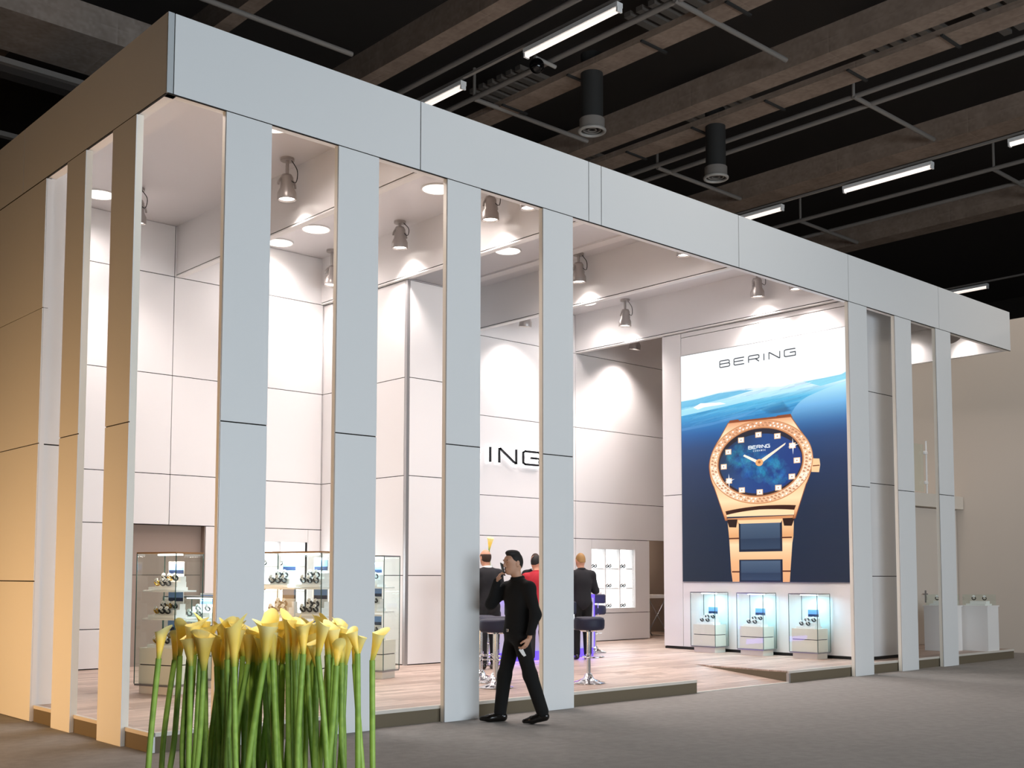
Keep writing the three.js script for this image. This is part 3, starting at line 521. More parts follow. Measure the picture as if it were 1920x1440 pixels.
// vitrine: local +z is its display side; w along x, d along z
function vitrine(name, label, pos, turn, w, d, hCab, hTop, shelves, o = {}) {
  const t = thing('glass_showcase', label, 'showcase', pos, turn, o.group);
  const pl = 0.09, e = 0.012, hw = w / 2, hd = d / 2;
  bx(t, 'plinth', -hw + 0.04, hw - 0.04, 0.0, pl, -hd + 0.04, hd - 0.04, M.cabinet);
  bx(t, 'base_plate', -hw, hw, pl, pl + 0.02, -hd, hd, M.steel);
  const mid = pl + 0.03 + (hCab - pl - 0.03) * 0.52, ci = o.inset ?? 0.035;
  bx(t, 'lower_cabinet', -hw + ci, hw - ci, pl + 0.022, mid - 0.006, -hd + ci, hd - ci, M.cabinet);
  bx(t, 'cabinet_joint', -hw + ci + 0.01, hw - ci - 0.01, mid - 0.006, mid + 0.006, -hd + ci + 0.01, hd - ci - 0.01, M.groove);
  bx(t, 'upper_cabinet', -hw + ci, hw - ci, mid + 0.006, hCab, -hd + ci, hd - ci, M.cabinet);
  for (const s of [-1, 1]) { sheet(t, s * hw, (pl + 0.02 + hTop) / 2, 0, d - 0.01, hTop - pl - 0.02, true); sheet(t, 0, (pl + 0.02 + hTop) / 2, s * hd, w - 0.01, hTop - pl - 0.02, false); }
  for (const sx of [-1, 1]) for (const sz of [-1, 1]) bx(t, 'glass_edge', sx * hw - 0.004, sx * hw + 0.004, pl + 0.02, hTop, sz * hd - 0.004, sz * hd + 0.004, M.glassEdge);
  bx(t, 'top_panel', -hw - 0.004, hw + 0.004, hTop, hTop + 0.016, -hd - 0.004, hd + 0.004, o.top ?? M.steel);
  bx(t, 'light_strip', -w * 0.28, w * 0.28, hTop - 0.02, hTop - 0.004, -0.03, 0.03, M.led);
  for (const y of shelves) bx(t, 'shelf', -hw + 0.05, hw - 0.05, y, y + 0.018, -hd + 0.05, hd - 0.05, M.white);
  const q = V(0, 1, 0), place = (x, y, z) => V(x, y, z).applyAxisAngle(q, turn).add(V(...pos));
  const l = place(0, hTop - 0.03, 0), a = areaLight(o.light ?? COL.cyan, o.power ?? LV.vitrine, w * 0.55, 0.06, [l.x, l.y, l.z], [l.x, 0, l.z + 0.0001]); a.rotation.z += turn;
  return { t, place };
}
function dress(v, y, w, n, turn, what, gold) {   // stepped riser, card and watches on a shelf
  const g = 'watches ' + what, p = (x, yy, z) => { const q = v.place(x, yy, z); return [q.x, q.y, q.z]; };
  const r = thing('display_riser', 'stepped white riser ' + what, 'riser', p(0, y, 0), turn, 'risers ' + what);
  bx(r, 'lower_step', -w * 0.36, w * 0.36, 0, 0.035, -0.08, 0.13, M.white); bx(r, 'upper_step', -w * 0.3, w * 0.3, 0.035, 0.095, -0.09, 0.06, M.white); bx(r, 'back_step', -w * 0.27, w * 0.27, 0.095, 0.16, -0.1, -0.01, M.white);
  const c = p(0.03, y + 0.16, -0.07); card(...c, turn, w * 0.42, 0.17, 'small blue picture card ' + what, 'cards ' + what);
  for (let k = 0; k < n; k++) { const row = k % 2, x = (k - (n - 1) / 2) * w * 0.38 / Math.max(1, n - 1), q = p(x, y + (row ? 0.095 : 0.035), row ? 0.025 : 0.095); watch(...q, turn + (rnd() - 0.5) * 0.4, 'small wristwatch ' + what, g, gold && k % 3 === 0 ? M.strapGold : M.strapDark); }
}
// three showcases along the tower wall (display side faces away from the wall, toward -x)
[[-3.36, 'nearest the back wall'], [-2.35, 'in the middle of three'], [-1.3, 'nearest the long front']].forEach(([z, w]) => {
  const v = vitrine('case', `waist high glass showcase with cyan light under the screen, ${w}`, [11.97, HP, z], -Math.PI / 2, 0.54, 0.38, 0.49, 1.05, [], { group: 'glass showcases under the screen', inset: 0.03 });
  dress(v, 0.49, 0.5, 4, -Math.PI / 2, `in the cyan lit showcase ${w}`);
});
// tall showcases on the wood platform by the corner
{
  const VT = -1.213, warmTop = std({ color: 0xa0764a, roughness: 0.4 });
  let v = vitrine('tall', 'tall corner glass showcase behind the first short side column', [1.64, HP, -3.16], VT, 0.6, 0.44, 0.52, 1.6, [0.84, 1.16], { top: warmTop, light: 0xfff6ea, power: 90 });
  for (const [y, k] of [[0.52, 'bottom'], [0.86, 'middle'], [1.18, 'top']]) dress(v, y, 0.56, 6, VT, `on the ${k} level of the corner showcase`, true);
  v = vitrine('low', 'counter high glass showcase beside the tall showcase at the corner', [2.35, HP, -3.75], VT, 0.8, 0.5, 0.62, 1.08, [0.78], { top: M.steel, light: 0xe8fbff, power: 90 });
  dress(v, 0.8, 0.6, 4, VT, 'in the counter high showcase');
  v = vitrine('tall', 'widest tall glass showcase filled with watches between the first and second front columns', [2.5, HP, -1.75], VT, 0.95, 0.44, 0.55, 1.6, [0.88, 1.2], { top: warmTop, light: 0xe0faff, power: 110 });
  for (const [y, k] of [[0.55, 'bottom'], [0.9, 'middle'], [1.22, 'top']]) for (const dx of [-0.22, 0.22]) dress({ place: (x, yy, z) => v.place(x + dx, yy, z) }, y, 0.46, 5, VT, `on the ${k} level of the widest showcase`);
  v = vitrine('tall', 'tall greenish glass showcase beside the second front column', [4.53, HP, -3.26], VT, 0.7, 0.38, 0.5, 1.6, [0.86, 1.18], { top: M.steel, light: 0xc8f4ff, power: 90 });
  for (const [y, k] of [[0.5, 'bottom'], [0.88, 'middle'], [1.2, 'top']]) dress(v, y, 0.56, 4, VT, `on the ${k} level of the greenish showcase`);
  // slanted brochure rack beside the corner showcase
  const r = thing('brochure_rack', 'narrow cream rack with slanted pockets beside the corner showcase', 'rack', [1.32, HP, -3.72]);
  bx(r, 'panel', -0.02, 0.02, 0, 1.62, -0.12, 0.12, M.cabinet);
  for (let k = 0; k < 5; k++) { const s = mesh('pocket', boxGeo(0.02, 0.16, 0.22), M.edge, r); s.position.set(-0.05, 0.55 + k * 0.23, 0); s.rotation.z = 0.35; }
}
// lit niches in the back wall
function niche(label, x0, x1, y0, y1, nc, nr, where) {
  const t = thing('lit_niche', label, 'niche', [0, 0, ZB]);
  bx(t, 'light_panel', x0 - 0.02, x1 + 0.02, y0 - 0.02, y1 + 0.02, -0.27, -0.25, M.lightbox);
  for (const [a, b] of [[x0 - 0.02, x0], [x1, x1 + 0.02]]) bx(t, 'side_panel', a, b, y0, y1, -0.25, -0.021, M.white);
  bx(t, 'bottom_panel', x0 - 0.02, x1 + 0.02, y0 - 0.02, y0, -0.25, -0.021, M.white); bx(t, 'top_panel', x0 - 0.02, x1 + 0.02, y1, y1 + 0.02, -0.25, -0.021, M.white);
  const cw = (x1 - x0) / nc, rh = (y1 - y0) / nr;
  for (let i = 1; i < nc; i++) bx(t, 'divider', x0 + i * cw - 0.012, x0 + i * cw + 0.012, y0, y1, -0.25, -0.03, M.white);
  for (let j = 1; j < nr; j++) for (let i = 0; i < nc; i++) bx(t, 'shelf', x0 + i * cw + 0.013, x0 + (i + 1) * cw - 0.013, y0 + j * rh - 0.008, y0 + j * rh + 0.008, -0.24, -0.06, M.white);
  for (let j = 0; j < nr; j++) for (let i = 0; i < nc; i++) for (let k = 0; k < 3; k++) watch(x0 + (i + 0.15 + 0.2 * k) * cw, y0 + j * rh + (j ? 0.008 : 0), ZB - 0.13, 0, 'tiny wristwatch on a shelf of the ' + where, 'watches in the ' + where);
  areaLight(0xf2faff, 3, x1 - x0 - 0.1, y1 - y0 - 0.1, [(x0 + x1) / 2, (y0 + y1) / 2, ZB - 0.02], [(x0 + x1) / 2, (y0 + y1) / 2, 0]);
}
niche('bright backlit niche with three columns of small shelves beside the far opening', 12.6, 13.93, 0.84, 2.07, 3, 3, 'niche beside the far opening');
niche('bright backlit niche behind the showcase between the front columns', 4.3, 5.8, 0.85, 2.06, 3, 3, 'niche beside the wall block');
{ const t = thing('added_room_lamp', 'added round lamp brightening the back room from its ceiling', 'ceiling light', [15.7, 2.42, -7.9]); mesh('shade', new THREE.CylinderGeometry(0.14, 0.14, 0.05, 24), std({ color: 0xffffff, emissive: 0xfff0e0, emissiveIntensity: 2 }), t).position.y = -0.025; const l = new THREE.PointLight(0xfff0e0, 2.2, 0, 2); l.name = 'added_room_light'; l.castShadow = true; l.position.set(15.7, 2.3, -7.9); scene.add(l); }  // lamp added only to brighten the dark back room
// small folding table in the far opening
{
  const t = thing('folding_table', 'small white table on crossed steel legs in the far opening', 'table', [14.95, HP, -7.35]);
  bx(t, 'tabletop', -0.45, 0.45, 0.86, 0.93, -0.3, 0.3, M.white);
  for (const z of [-0.25, 0.25]) { mesh('leg', bar(V(-0.4, 0, z), V(0.3, 0.86, z), 0.016), M.steel, t); mesh('leg', bar(V(0.4, 0, z), V(-0.3, 0.86, z), 0.016), M.steel, t); }
  mesh('foot_bar', bar(V(-0.4, 0.02, -0.25), V(-0.4, 0.02, 0.25), 0.016), M.chrome, t); mesh('foot_bar', bar(V(0.4, 0.02, -0.25), V(0.4, 0.02, 0.25), 0.016), M.chrome, t);
}
// plinth with acrylic box at the far end
{
  for (const [x, z, w] of [[16.08, -0.36, 'standing free at the platform edge'], [15.55, -0.8, 'half hidden by the last front column']]) {
    const t = thing('display_plinth', 'white block plinth with clear watch box, ' + w, 'plinth', [x, HP, z]);
    bx(t, 'block', -0.22, 0.22, 0.0, 0.8, -0.25, 0.25, M.white); bx(t, 'tray', -0.235, 0.235, 0.8, 0.82, -0.265, 0.265, M.white);
    for (const s of [-1, 1]) { sheet(t, s * 0.2, 0.92, 0, 0.44, 0.2, true); sheet(t, 0, 0.92, s * 0.22, 0.4, 0.2, false); }
    const r = thing('display_riser', 'low white riser in the clear box, ' + w, 'riser', [x, HP + 0.82, z]); bx(r, 'lower_step', -0.15, 0.12, 0, 0.03, -0.18, 0.18, M.white); bx(r, 'upper_step', -0.05, 0.1, 0.03, 0.08, -0.15, 0.15, M.white);
    for (const dz of [-0.11, 0.09]) watch(x + 0.02, HP + 0.9, z + dz, -1.2, 'dark wristwatch in the clear box on the plinth ' + w, 'watches on the plinth ' + w);
  }
}
// ------------------------------------------------------------------ bar counter with lilac light and stools
{
  const t = thing('bar_counter', 'white bar counter with lilac lit base in the middle of the stand', 'bar', [8.6, HP, -4.25]);
  mesh('top', rbox(2.4, 0.05, 0.62, 0.02), M.white, t).position.y = 1.065;
  bx(t, 'body', -1.1, 1.1, 0.14, 1.04, -0.16, 0.2, std({ color: 0xd8d2ea, roughness: 0.4 }));
  bx(t, 'light_base', -1.05, 1.05, 0.0, 0.14, -0.12, 0.24, M.lilac); bx(t, 'light_strip', -1.1, 1.1, 0.98, 1.035, 0.2, 0.23, M.lilac); bx(t, 'light_end', 1.1, 1.13, 0.14, 1.04, -0.12, 0.2, M.lilac);
  areaLight(COL.lilac, LV.led * 1.6, 2.1, 0.1, [8.6, HP + 0.08, -3.98], [8.6, 0, -2.5]);
  areaLight(COL.lilac, LV.led * 1.6, 2.1, 0.06, [8.6, HP + 1.0, -4.0], [8.6, 0, -3.7]);
  areaLight(COL.lilac, LV.led, 0.3, 0.8, [9.75, HP + 0.6, -4.2], [12, 0.6, -4.2]);
  const b = thing('flower_vase', 'slim clear vase on the bar counter', 'vase', [7.5, HP + 1.09, -4.2]);
  mesh('vase_body', lathe([[0.0, 0], [0.05, 0], [0.052, 0.02], [0.035, 0.1], [0.03, 0.3], [0.04, 0.42], [0.036, 0.42], [0.026, 0.3], [0.03, 0.1], [0, 0.02]], 24), M.glass, b);
}
function stool(x, z, turn, label) {
  const t = thing('bar_stool', label, 'stool', [x, HP, z], turn, 'navy bar stools');
  mesh('base', lathe([[0, 0], [0.205, 0], [0.21, 0.012], [0.15, 0.028], [0.07, 0.06], [0.045, 0.11], [0.03, 0.13], [0, 0.13]], 36), M.chrome, t);
  mesh('column', new THREE.CylinderGeometry(0.024, 0.028, 0.56, 20), M.chrome, t).position.y = 0.39;
  mesh('collar', new THREE.CylinderGeometry(0.036, 0.036, 0.05, 20), M.chrome, t).position.y = 0.34;
  const ring = new THREE.TorusGeometry(0.135, 0.01, 8, 32, Math.PI * 1.5); ring.rotateX(Math.PI / 2); ring.rotateY(-Math.PI * 0.25); mesh('footrest', ring, M.chrome, t).position.set(0, 0.33, 0.06);
  mesh('seat', lathe([[0, 0], [0.18, 0], [0.2, 0.02], [0.205, 0.06], [0.205, 0.12], [0.19, 0.152], [0.15, 0.162], [0, 0.165]], 40), M.navy, t).position.y = 0.67;
  mesh('seat_plate', new THREE.CylinderGeometry(0.12, 0.1, 0.02, 24), M.chrome, t).position.y = 0.66;
  for (const s of [-0.05, 0.05]) mesh('back_post', bar(V(s, 0.68, -0.18), V(s, 0.95, -0.2), 0.011), M.chrome, t);
  const pad = mesh('backrest', rbox(0.36, 0.16, 0.06, 0.028), M.navy, t); pad.position.set(0, 0.95, -0.2);
}
stool(6.12, -0.74, 0.9, 'navy drum bar stool with low back near the platform edge, beside the fourth front column');
stool(5.45, -2.05, 0.6, 'navy drum bar stool partly behind the fourth front column');
stool(4.86, -1.08, 3.6, 'navy drum bar stool nearest the third front column');
stool(5.3, -1.6, 3.9, 'navy drum bar stool hidden behind the walking man');
stool(7.05, -3.75, 0.3, 'navy drum bar stool pulled up to the lilac bar below the bald man');
stool(10.3, -4.6, 2.4, 'navy drum bar stool standing past the end of the lilac bar');
// ------------------------------------------------------------------ calla lilies
const spatheMat = phy({ vertexColors: true, roughness: 0.5, transmission: 0.18, thickness: 0, side: THREE.DoubleSide });
function spatheGeo(H, R, tip, curl, pale) {   // funnel with a flared rim and one pointed tip
  const NU = 28, NV = 14, pos = [], col = [], idx = [];
  for (let j = 0; j <= NV; j++) for (let i = 0; i <= NU; i++) {
    const t = j / NV, a = i / NU * Math.PI * 2, toTip = (1 + Math.cos(a)) / 2, top = H * (0.74 + tip * Math.pow(toTip, 3));
    let r = 0.0085 + (R - 0.0085) * Math.pow(t, 1.25), y = top * t, out = Math.pow(Math.max(0, t - 0.72) / 0.28, 2);
    r += out * R * (0.08 + 0.26 * Math.pow(toTip, 2)); y -= out * H * curl * (1 - Math.pow(toTip, 2) * 0.6);
    r *= 1 + 0.06 * Math.sin(a * 3 + 1) * t;
    pos.push(r * Math.cos(a) + out * R * 0.2 * Math.pow(toTip, 4), y, r * Math.sin(a));
    const g = Math.max(0, 1 - t / 0.34), w = Math.max(0, (t - 0.6) / 0.4) * pale;
    col.push(0.99 * (1 - g) + 0.3 * g, (0.76 + 0.18 * w) * (1 - g) + 0.46 * g, (0.14 + 0.36 * w) * (1 - g) + 0.04 * g);
    if (i < NU && j < NV) { const k = j * (NU + 1) + i; idx.push(k, k + NU + 1, k + 1, k + 1, k + NU + 1, k + NU + 2); }
  }
  const gm = new THREE.BufferGeometry(); gm.setAttribute('position', new THREE.Float32BufferAttribute(pos, 3)); gm.setAttribute('color', new THREE.Float32BufferAttribute(col, 3)); gm.setIndex(idx); gm.computeVertexNormals(); return gm;
}
const spathes = [[0.175, 0.029, 0.22, 0.0, 0.8], [0.17, 0.031, 0.16, 0.02, 0.5], [0.185, 0.027, 0.26, 0.0, 0.4], [0.165, 0.034, 0.14, 0.02, 1.0], [0.175, 0.030, 0.2, 0.01, 0.65]].map((a) => spatheGeo(...a));
const spadixMat = std({ color: 0xf0b428, roughness: 0.7 });
const spadixGeo = lathe([[0, 0.03], [0.005, 0.032], [0.0055, 0.06], [0.004, 0.088], [0, 0.094]], 10);
const stemTex = noiseTex(128, (i, j) => { const v = (vn(i / 3, j / 40, 32) - 0.5) * 26 + (vn(i / 9, j / 90, 32) - 0.5) * 18; return [134 + v, 168 + v, 72 + v * 0.6]; });
const stemMat = std({ map: stemTex, roughness: 0.5 });
function lily(foot, joint, lean, kind, turn, label, group, scale = 1, r = 0.0125) {
  const t = thing('calla_lily', label, 'flower', [foot.x, foot.y, foot.z], 0, group);
  const j = joint.clone().sub(foot), bow = V((rnd() - 0.5) * 0.02, 0, (rnd() - 0.5) * 0.02);
  const pts = [V(0, 0, 0), j.clone().multiplyScalar(0.35).add(bow), j.clone().multiplyScalar(0.75).addScaledVector(bow, 0.6), j.clone()];
  mesh('stem', tube(pts, r, 16, 8), stemMat, t);
  const s = mesh('spathe', spathes[kind], spatheMat, t); s.position.copy(j).addScaledVector(lean, -0.012); s.scale.setScalar(scale);
  s.quaternion.setFromUnitVectors(V(0, 1, 0), lean).multiply(new THREE.Quaternion().setFromAxisAngle(V(0, 1, 0), turn));
  const d = mesh('spadix', spadixGeo, spadixMat, t); d.position.copy(s.position); d.quaternion.copy(s.quaternion); d.scale.setScalar(scale);
}
{ // the bunch: positions along the planter (m, from its left end) and heights, read off the photograph
  const R = V(0.7392, 0, 0.6734), N = V(-0.6734, 0, 0.7392), O = V(-1.744, 0, 4.915), PX = 439 * 4.085;
  const rows = [[180, 180, 165, 390, 90], [215, 186, 195, 400, 130], [300, 150, 285, 370, 205], [335, 160, 320, 360, 310], [430, 125, 390, 390, 360], [470, 150, 440, 470, 380], [520, 190, 510, 480, 440], [555, 200, 550, 440, 520], [610, 190, 600, 470, 620], [570, 110, 560, 400, 470], [660, 130, 680, 400, 640], [700, 150, 740, 370, 720], [770, 140, 770, 450, 790], [810, 170, 860, 450, 870], [830, 190, 820, 430, 690], [890, 100, 900, 380, 930], [910, 170, 940, 400, 1010], [960, 130, 950, 380, 900], [1000, 110, 990, 400, 850], [1050, 150, 1020, 420, 1000], [1080, 250, 1060, 430, 1060], [1110, 260, 1120, 480, 1130], [1150, 100, 1150, 350, 1170], [1180, 220, 1185, 390, 1200], [1230, 150, 1210, 400, 1230], [1270, 210, 1240, 460, 1290], [1300, 200, 1260, 440, 1340], [1340, 190, 1320, 410, 1280], [1345, 240, 1365, 450, 1360], [1380, 110, 1410, 360, 1410], [1440, 120, 1400, 370, 1470], [1470, 170, 1465, 430, 1500], [1510, 170, 1510, 420, 1550], [1560, 190, 1530, 430, 1610], [1620, 200, 1660, 350, 1670], [1790, 190, 1735, 400, 1750], [1545, 280, 1535, 440, 1440], [740, 300, 770, 460, 770], [480, 130, 470, 400, 480], [640, 180, 640, 420, 580], [720, 180, 700, 430, 660], [980, 200, 990, 440, 960], [1020, 120, 1040, 400, 1080], [1100, 170, 1090, 420, 1120], [880, 190, 880, 440, 820], [540, 150, 540, 440, 400]];
  for (let k = 0; k < 26; k++) { const x = 400 + k * 45 + (rnd() - 0.5) * 30, y = 110 + rnd() * 110; rows.push([x + (rnd() - 0.5) * 60, y, x, y + 230, x + (rnd() - 0.5) * 160]); }
  const LK = ['pale tipped yellow', 'plain golden yellow', 'slender deep yellow', 'wide cream edged yellow', 'soft yellow'];
  rows.forEach(([tx, ty, jx, jy, bxx], i) => {
    const dep = [0.16, -0.12, 0.02, -0.2, 0.1, -0.05][i % 6] + (rnd() - 0.5) * 0.08, sc = (4.8 - dep) / 4.8 / PX;
    const A = (x, y, c) => O.clone().addScaledVector(R, (x - 960) * sc).addScaledVector(N, c).setY(1.521 - (y / 4.085 + 1140 - 1079) * sc * 4.085);
    const foot = A(bxx + (bxx - jx) * 0.12, 1300, dep * 0.8).setY(0.6), joint = A(jx, jy, dep), tip = A(tx, ty, dep + (rnd() - 0.5) * 0.04);
    const lean = tip.clone().sub(joint), len = lean.length(); lean.normalize();
    lily(foot, joint, lean, i % 5, rnd() * 6.28, i === 0 ? 'yellow calla lily standing alone at the bunch end toward the short side columns' : i === 35 ? 'yellow calla lily leaning out alone at the bunch end toward the walking man' : i === 34 ? 'yellow calla lily just inside the lone one at the walking man end' : LK[i % 5] + ' calla lily on a long green stem in the planter bunch', 'calla lilies in the planter', Math.min(1.25, Math.max(0.8, len / 0.125)));
  });
  const t = thing('planter_box', 'white rectangular planter box holding the yellow calla lilies', 'planter', [O.x, 0, O.z], -42.33 * Math.PI / 180);
  for (const s of [-1, 1]) { bx(t, 'long_side', -0.62, 0.62, 0, 0.62, s * 0.3 - 0.015, s * 0.3 + 0.015, M.white); bx(t, 'short_side', s * 0.62 - 0.015, s * 0.62 + 0.015, 0, 0.62, -0.285, 0.285, M.white); }
  bx(t, 'soil', -0.6, 0.6, 0.02, 0.6, -0.28, 0.28, std({ color: 0x2e2a1e, roughness: 1 }));
}
lily(V(7.5, HP + 1.13, -4.2), V(7.42, 1.93, -4.14), V(0.12, 0.98, 0.05).normalize(), 3, 1, 'single pale calla lily in the slim vase on the bar', null, 1.5, 0.008);
lily(V(7.5, HP + 1.13, -4.2), V(7.38, 1.64, -4.14), V(-0.25, 0.95, 0.1).normalize(), 0, 2, 'shorter yellow calla lily in the slim vase on the bar', null, 1.3, 0.008);

{ // spot on a drop rod above the planter, beyond the top of the picture
  const t = thing('planter_spot', 'single spot lamp on a long rod above the flower planter', 'spotlight', [-2.3, 5.6, 6.0]);
  mesh('rod', bar(V(0, 0.1, 0), V(0, 7.4, 0), 0.02), M.lampBody, t);
  const dir = V(0.556, -4.5, -1.085).normalize(), h = mesh('head', lathe([[0, 0.2], [0.06, 0.2], [0.08, 0.1], [0.1, -0.08], [0.085, -0.08], [0.07, -0.03], [0, -0.025]], 28), M.lampBody, t);
  h.quaternion.setFromUnitVectors(V(0, -1, 0), dir); mesh('lens', lensGeo, M.lens, h).position.y = -0.06;
  const s = new THREE.SpotLight(0xfff2dc, 76, 0, 0.24, 0.6, 2); s.name = 'planter_light'; s.castShadow = true; s.shadow.radius = 4; s.position.set(-2.3, 5.6, 6.0).addScaledVector(dir, 0.12); s.target.position.set(-1.744, 1.1, 4.915); scene.add(s); scene.add(s.target);
}
// ------------------------------------------------------------------ people: smooth-joined tapered capsules meshed by surface nets
function cap(a, b, ra, rb) {   // tapered capsule distance
  const ax = a[0], ay = a[1], az = a[2], dx = b[0] - ax, dy = b[1] - ay, dz = b[2] - az, L = dx * dx + dy * dy + dz * dz || 1e-9;
  const f = (x, y, z) => { let t = ((x - ax) * dx + (y - ay) * dy + (z - az) * dz) / L; t = t < 0 ? 0 : t > 1 ? 1 : t; const X = x - ax - dx * t, Y = y - ay - dy * t, Z = z - az - dz * t; return Math.sqrt(X * X + Y * Y + Z * Z) - ra - (rb - ra) * t; };
  const r = Math.max(ra, rb); f.lo = [0, 1, 2].map((k) => Math.min(a[k], b[k]) - r); f.hi = [0, 1, 2].map((k) => Math.max(a[k], b[k]) + r); return f;
}
function ell3(c, r, ax) {   // ellipsoid, ax = [forward, up, side] unit axes (3 arrays)
  const A = ax ?? [[1, 0, 0], [0, 1, 0], [0, 0, 1]], m = Math.min(...r), M2 = Math.max(...r);
  const f = (x, y, z) => { const px = x - c[0], py = y - c[1], pz = z - c[2]; let s = 0, g = 0; for (let k = 0; k < 3; k++) { const q = (px * A[k][0] + py * A[k][1] + pz * A[k][2]); s += (q / r[k]) ** 2; g += (q / (r[k] * r[k])) ** 2; } const k0 = Math.sqrt(s), k1 = Math.sqrt(g) || 1e-6; return k0 < 1e-4 ? -m : k0 * (k0 - 1) / k1; };
  f.lo = c.map((v) => v - M2); f.hi = c.map((v) => v + M2); return f;
}
function sdfGeo(prims, cell, k = 0.03, cut = null) {
  const pad = k + cell * 2, lo = [1e9, 1e9, 1e9], hi = [-1e9, -1e9, -1e9];
  for (const p of prims) for (let i = 0; i < 3; i++) { lo[i] = Math.min(lo[i], p.lo[i] - pad); hi[i] = Math.max(hi[i], p.hi[i] + pad); }
  const n = lo.map((l, i) => Math.ceil((hi[i] - l) / cell) + 1), [nx, ny, nz] = n, F = new Float32Array(nx * ny * nz).fill(0.5);
  for (const p of prims) {
    const a = [0, 1, 2].map((i) => Math.max(0, Math.floor((p.lo[i] - pad - lo[i]) / cell))), b = [0, 1, 2].map((i) => Math.min(n[i] - 1, Math.ceil((p.hi[i] + pad - lo[i]) / cell)));
    for (let z = a[2]; z <= b[2]; z++) for (let y = a[1]; y <= b[1]; y++) for (let x = a[0]; x <= b[0]; x++) {
      const q = x + nx * (y + ny * z), d = p(lo[0] + x * cell, lo[1] + y * cell, lo[2] + z * cell), e = F[q], kk = p.k ?? k, h = Math.max(kk - Math.abs(d - e), 0) / kk; F[q] = Math.min(d, e) - h * h * kk * 0.25;
    }
  }
  if (cut) for (let z = 0; z < nz; z++) for (let y = 0; y < ny; y++) for (let x = 0; x < nx; x++) { const q = x + nx * (y + ny * z); F[q] = Math.max(F[q], cut(lo[0] + x * cell, lo[1] + y * cell, lo[2] + z * cell)); }
  const id = new Int32Array(nx * ny * nz).fill(-1), pos = [], idx = [], off = [0, 1, nx, nx + 1, nx * ny, nx * ny + 1, nx * ny + nx, nx * ny + nx + 1];
  const E = [[0, 1], [2, 3], [4, 5], [6, 7], [0, 2], [1, 3], [4, 6], [5, 7], [0, 4], [1, 5], [2, 6], [3, 7]], C = (c) => [c & 1, (c >> 1) & 1, c >> 2];
  for (let z = 0; z < nz - 1; z++) for (let y = 0; y < ny - 1; y++) for (let x = 0; x < nx - 1; x++) {
    const q = x + nx * (y + ny * z); let m = 0; for (let c = 0; c < 8; c++) if (F[q + off[c]] < 0) m |= 1 << c; if (!m || m === 255) continue;
    let s = [0, 0, 0], w = 0; for (const [u, v] of E) { const fu = F[q + off[u]], fv = F[q + off[v]]; if ((fu < 0) === (fv < 0)) continue; const t = fu / (fu - fv), cu = C(u), cv = C(v); for (let i = 0; i < 3; i++) s[i] += cu[i] + (cv[i] - cu[i]) * t; w++; }
    id[q] = pos.length / 3; pos.push(lo[0] + (x + s[0] / w) * cell, lo[1] + (y + s[1] / w) * cell, lo[2] + (z + s[2] / w) * cell);
  }
  const quad = (a, b, c, d, flip) => { if (a < 0 || b < 0 || c < 0 || d < 0) return; flip ? idx.push(a, c, b, a, d, c) : idx.push(a, b, c, a, c, d); };
  for (let z = 1; z < nz - 1; z++) for (let y = 1; y < ny - 1; y++) for (let x = 1; x < nx - 1; x++) {
    const q = x + nx * (y + ny * z), f = F[q] < 0, Y = nx, Z = nx * ny;
    if (f !== F[q + 1] < 0) quad(id[q - Y - Z], id[q - Z], id[q], id[q - Y], !f);
    if (f !== F[q + Y] < 0) quad(id[q - 1 - Z], id[q - 1], id[q], id[q - Z], !f);
    if (f !== F[q + Z] < 0) quad(id[q - 1 - Y], id[q - Y], id[q], id[q - 1], !f);
  }
  const g = new THREE.BufferGeometry(); g.setAttribute('position', new THREE.Float32BufferAttribute(pos, 3)); g.setIndex(idx); g.computeVertexNormals(); return g;
}
const add = (a, b, s = 1) => [a[0] + b[0] * s, a[1] + b[1] * s, a[2] + b[2] * s];
const unit = (a) => { const l = Math.hypot(...a); return a.map((v) => v / l); };
const cross = (a, b) => [a[1] * b[2] - a[2] * b[1], a[2] * b[0] - a[0] * b[2], a[0] * b[1] - a[1] * b[0]];
function headParts(c, fwd, up, fine, s = 1) {   // c: centre of the skull
  const side = unit(cross(up, fwd)), f = unit(cross(side, up)), A = [f, up, side], at = (x, y, z) => [0, 1, 2].map((k) => c[k] + (f[k] * x + up[k] * y + side[k] * z) * s);
  const P = [ell3(c, [0.098 * s, 0.112 * s, 0.076 * s], A), ell3(at(0.035, -0.065, 0), [0.062 * s, 0.062 * s, 0.056 * s], A), ell3(at(0.062, -0.1, 0), [0.03 * s, 0.024 * s, 0.03 * s], A), ell3(at(0.06, 0.02, 0), [0.045 * s, 0.05 * s, 0.058 * s], A)];
  if (fine) {
    const q = (g) => { g.k = 0.012; return g; };
    P.push(q(cap(at(0.098, 0.005, 0), at(0.12, -0.036, 0), 0.008, 0.0125)), q(ell3(at(0.108, -0.042, 0.011), [0.01, 0.008, 0.008], A)), q(ell3(at(0.108, -0.042, -0.011), [0.01, 0.008, 0.008], A)), q(ell3(at(0.095, -0.066, 0), [0.012, 0.006, 0.022], A)), q(ell3(at(0.092, -0.076, 0), [0.012, 0.006, 0.019], A)), q(ell3(at(0.092, 0.02, 0.03), [0.012, 0.007, 0.024], A)), q(ell3(at(0.092, 0.02, -0.03), [0.012, 0.007, 0.024], A)));
  }
  for (const z of [-1, 1]) { const e = ell3(at(-0.008, -0.012, z * 0.076), [0.02 * s, 0.032 * s, 0.009 * s], A); e.k = 0.01; P.push(e); }
  return { P, at, A };
}
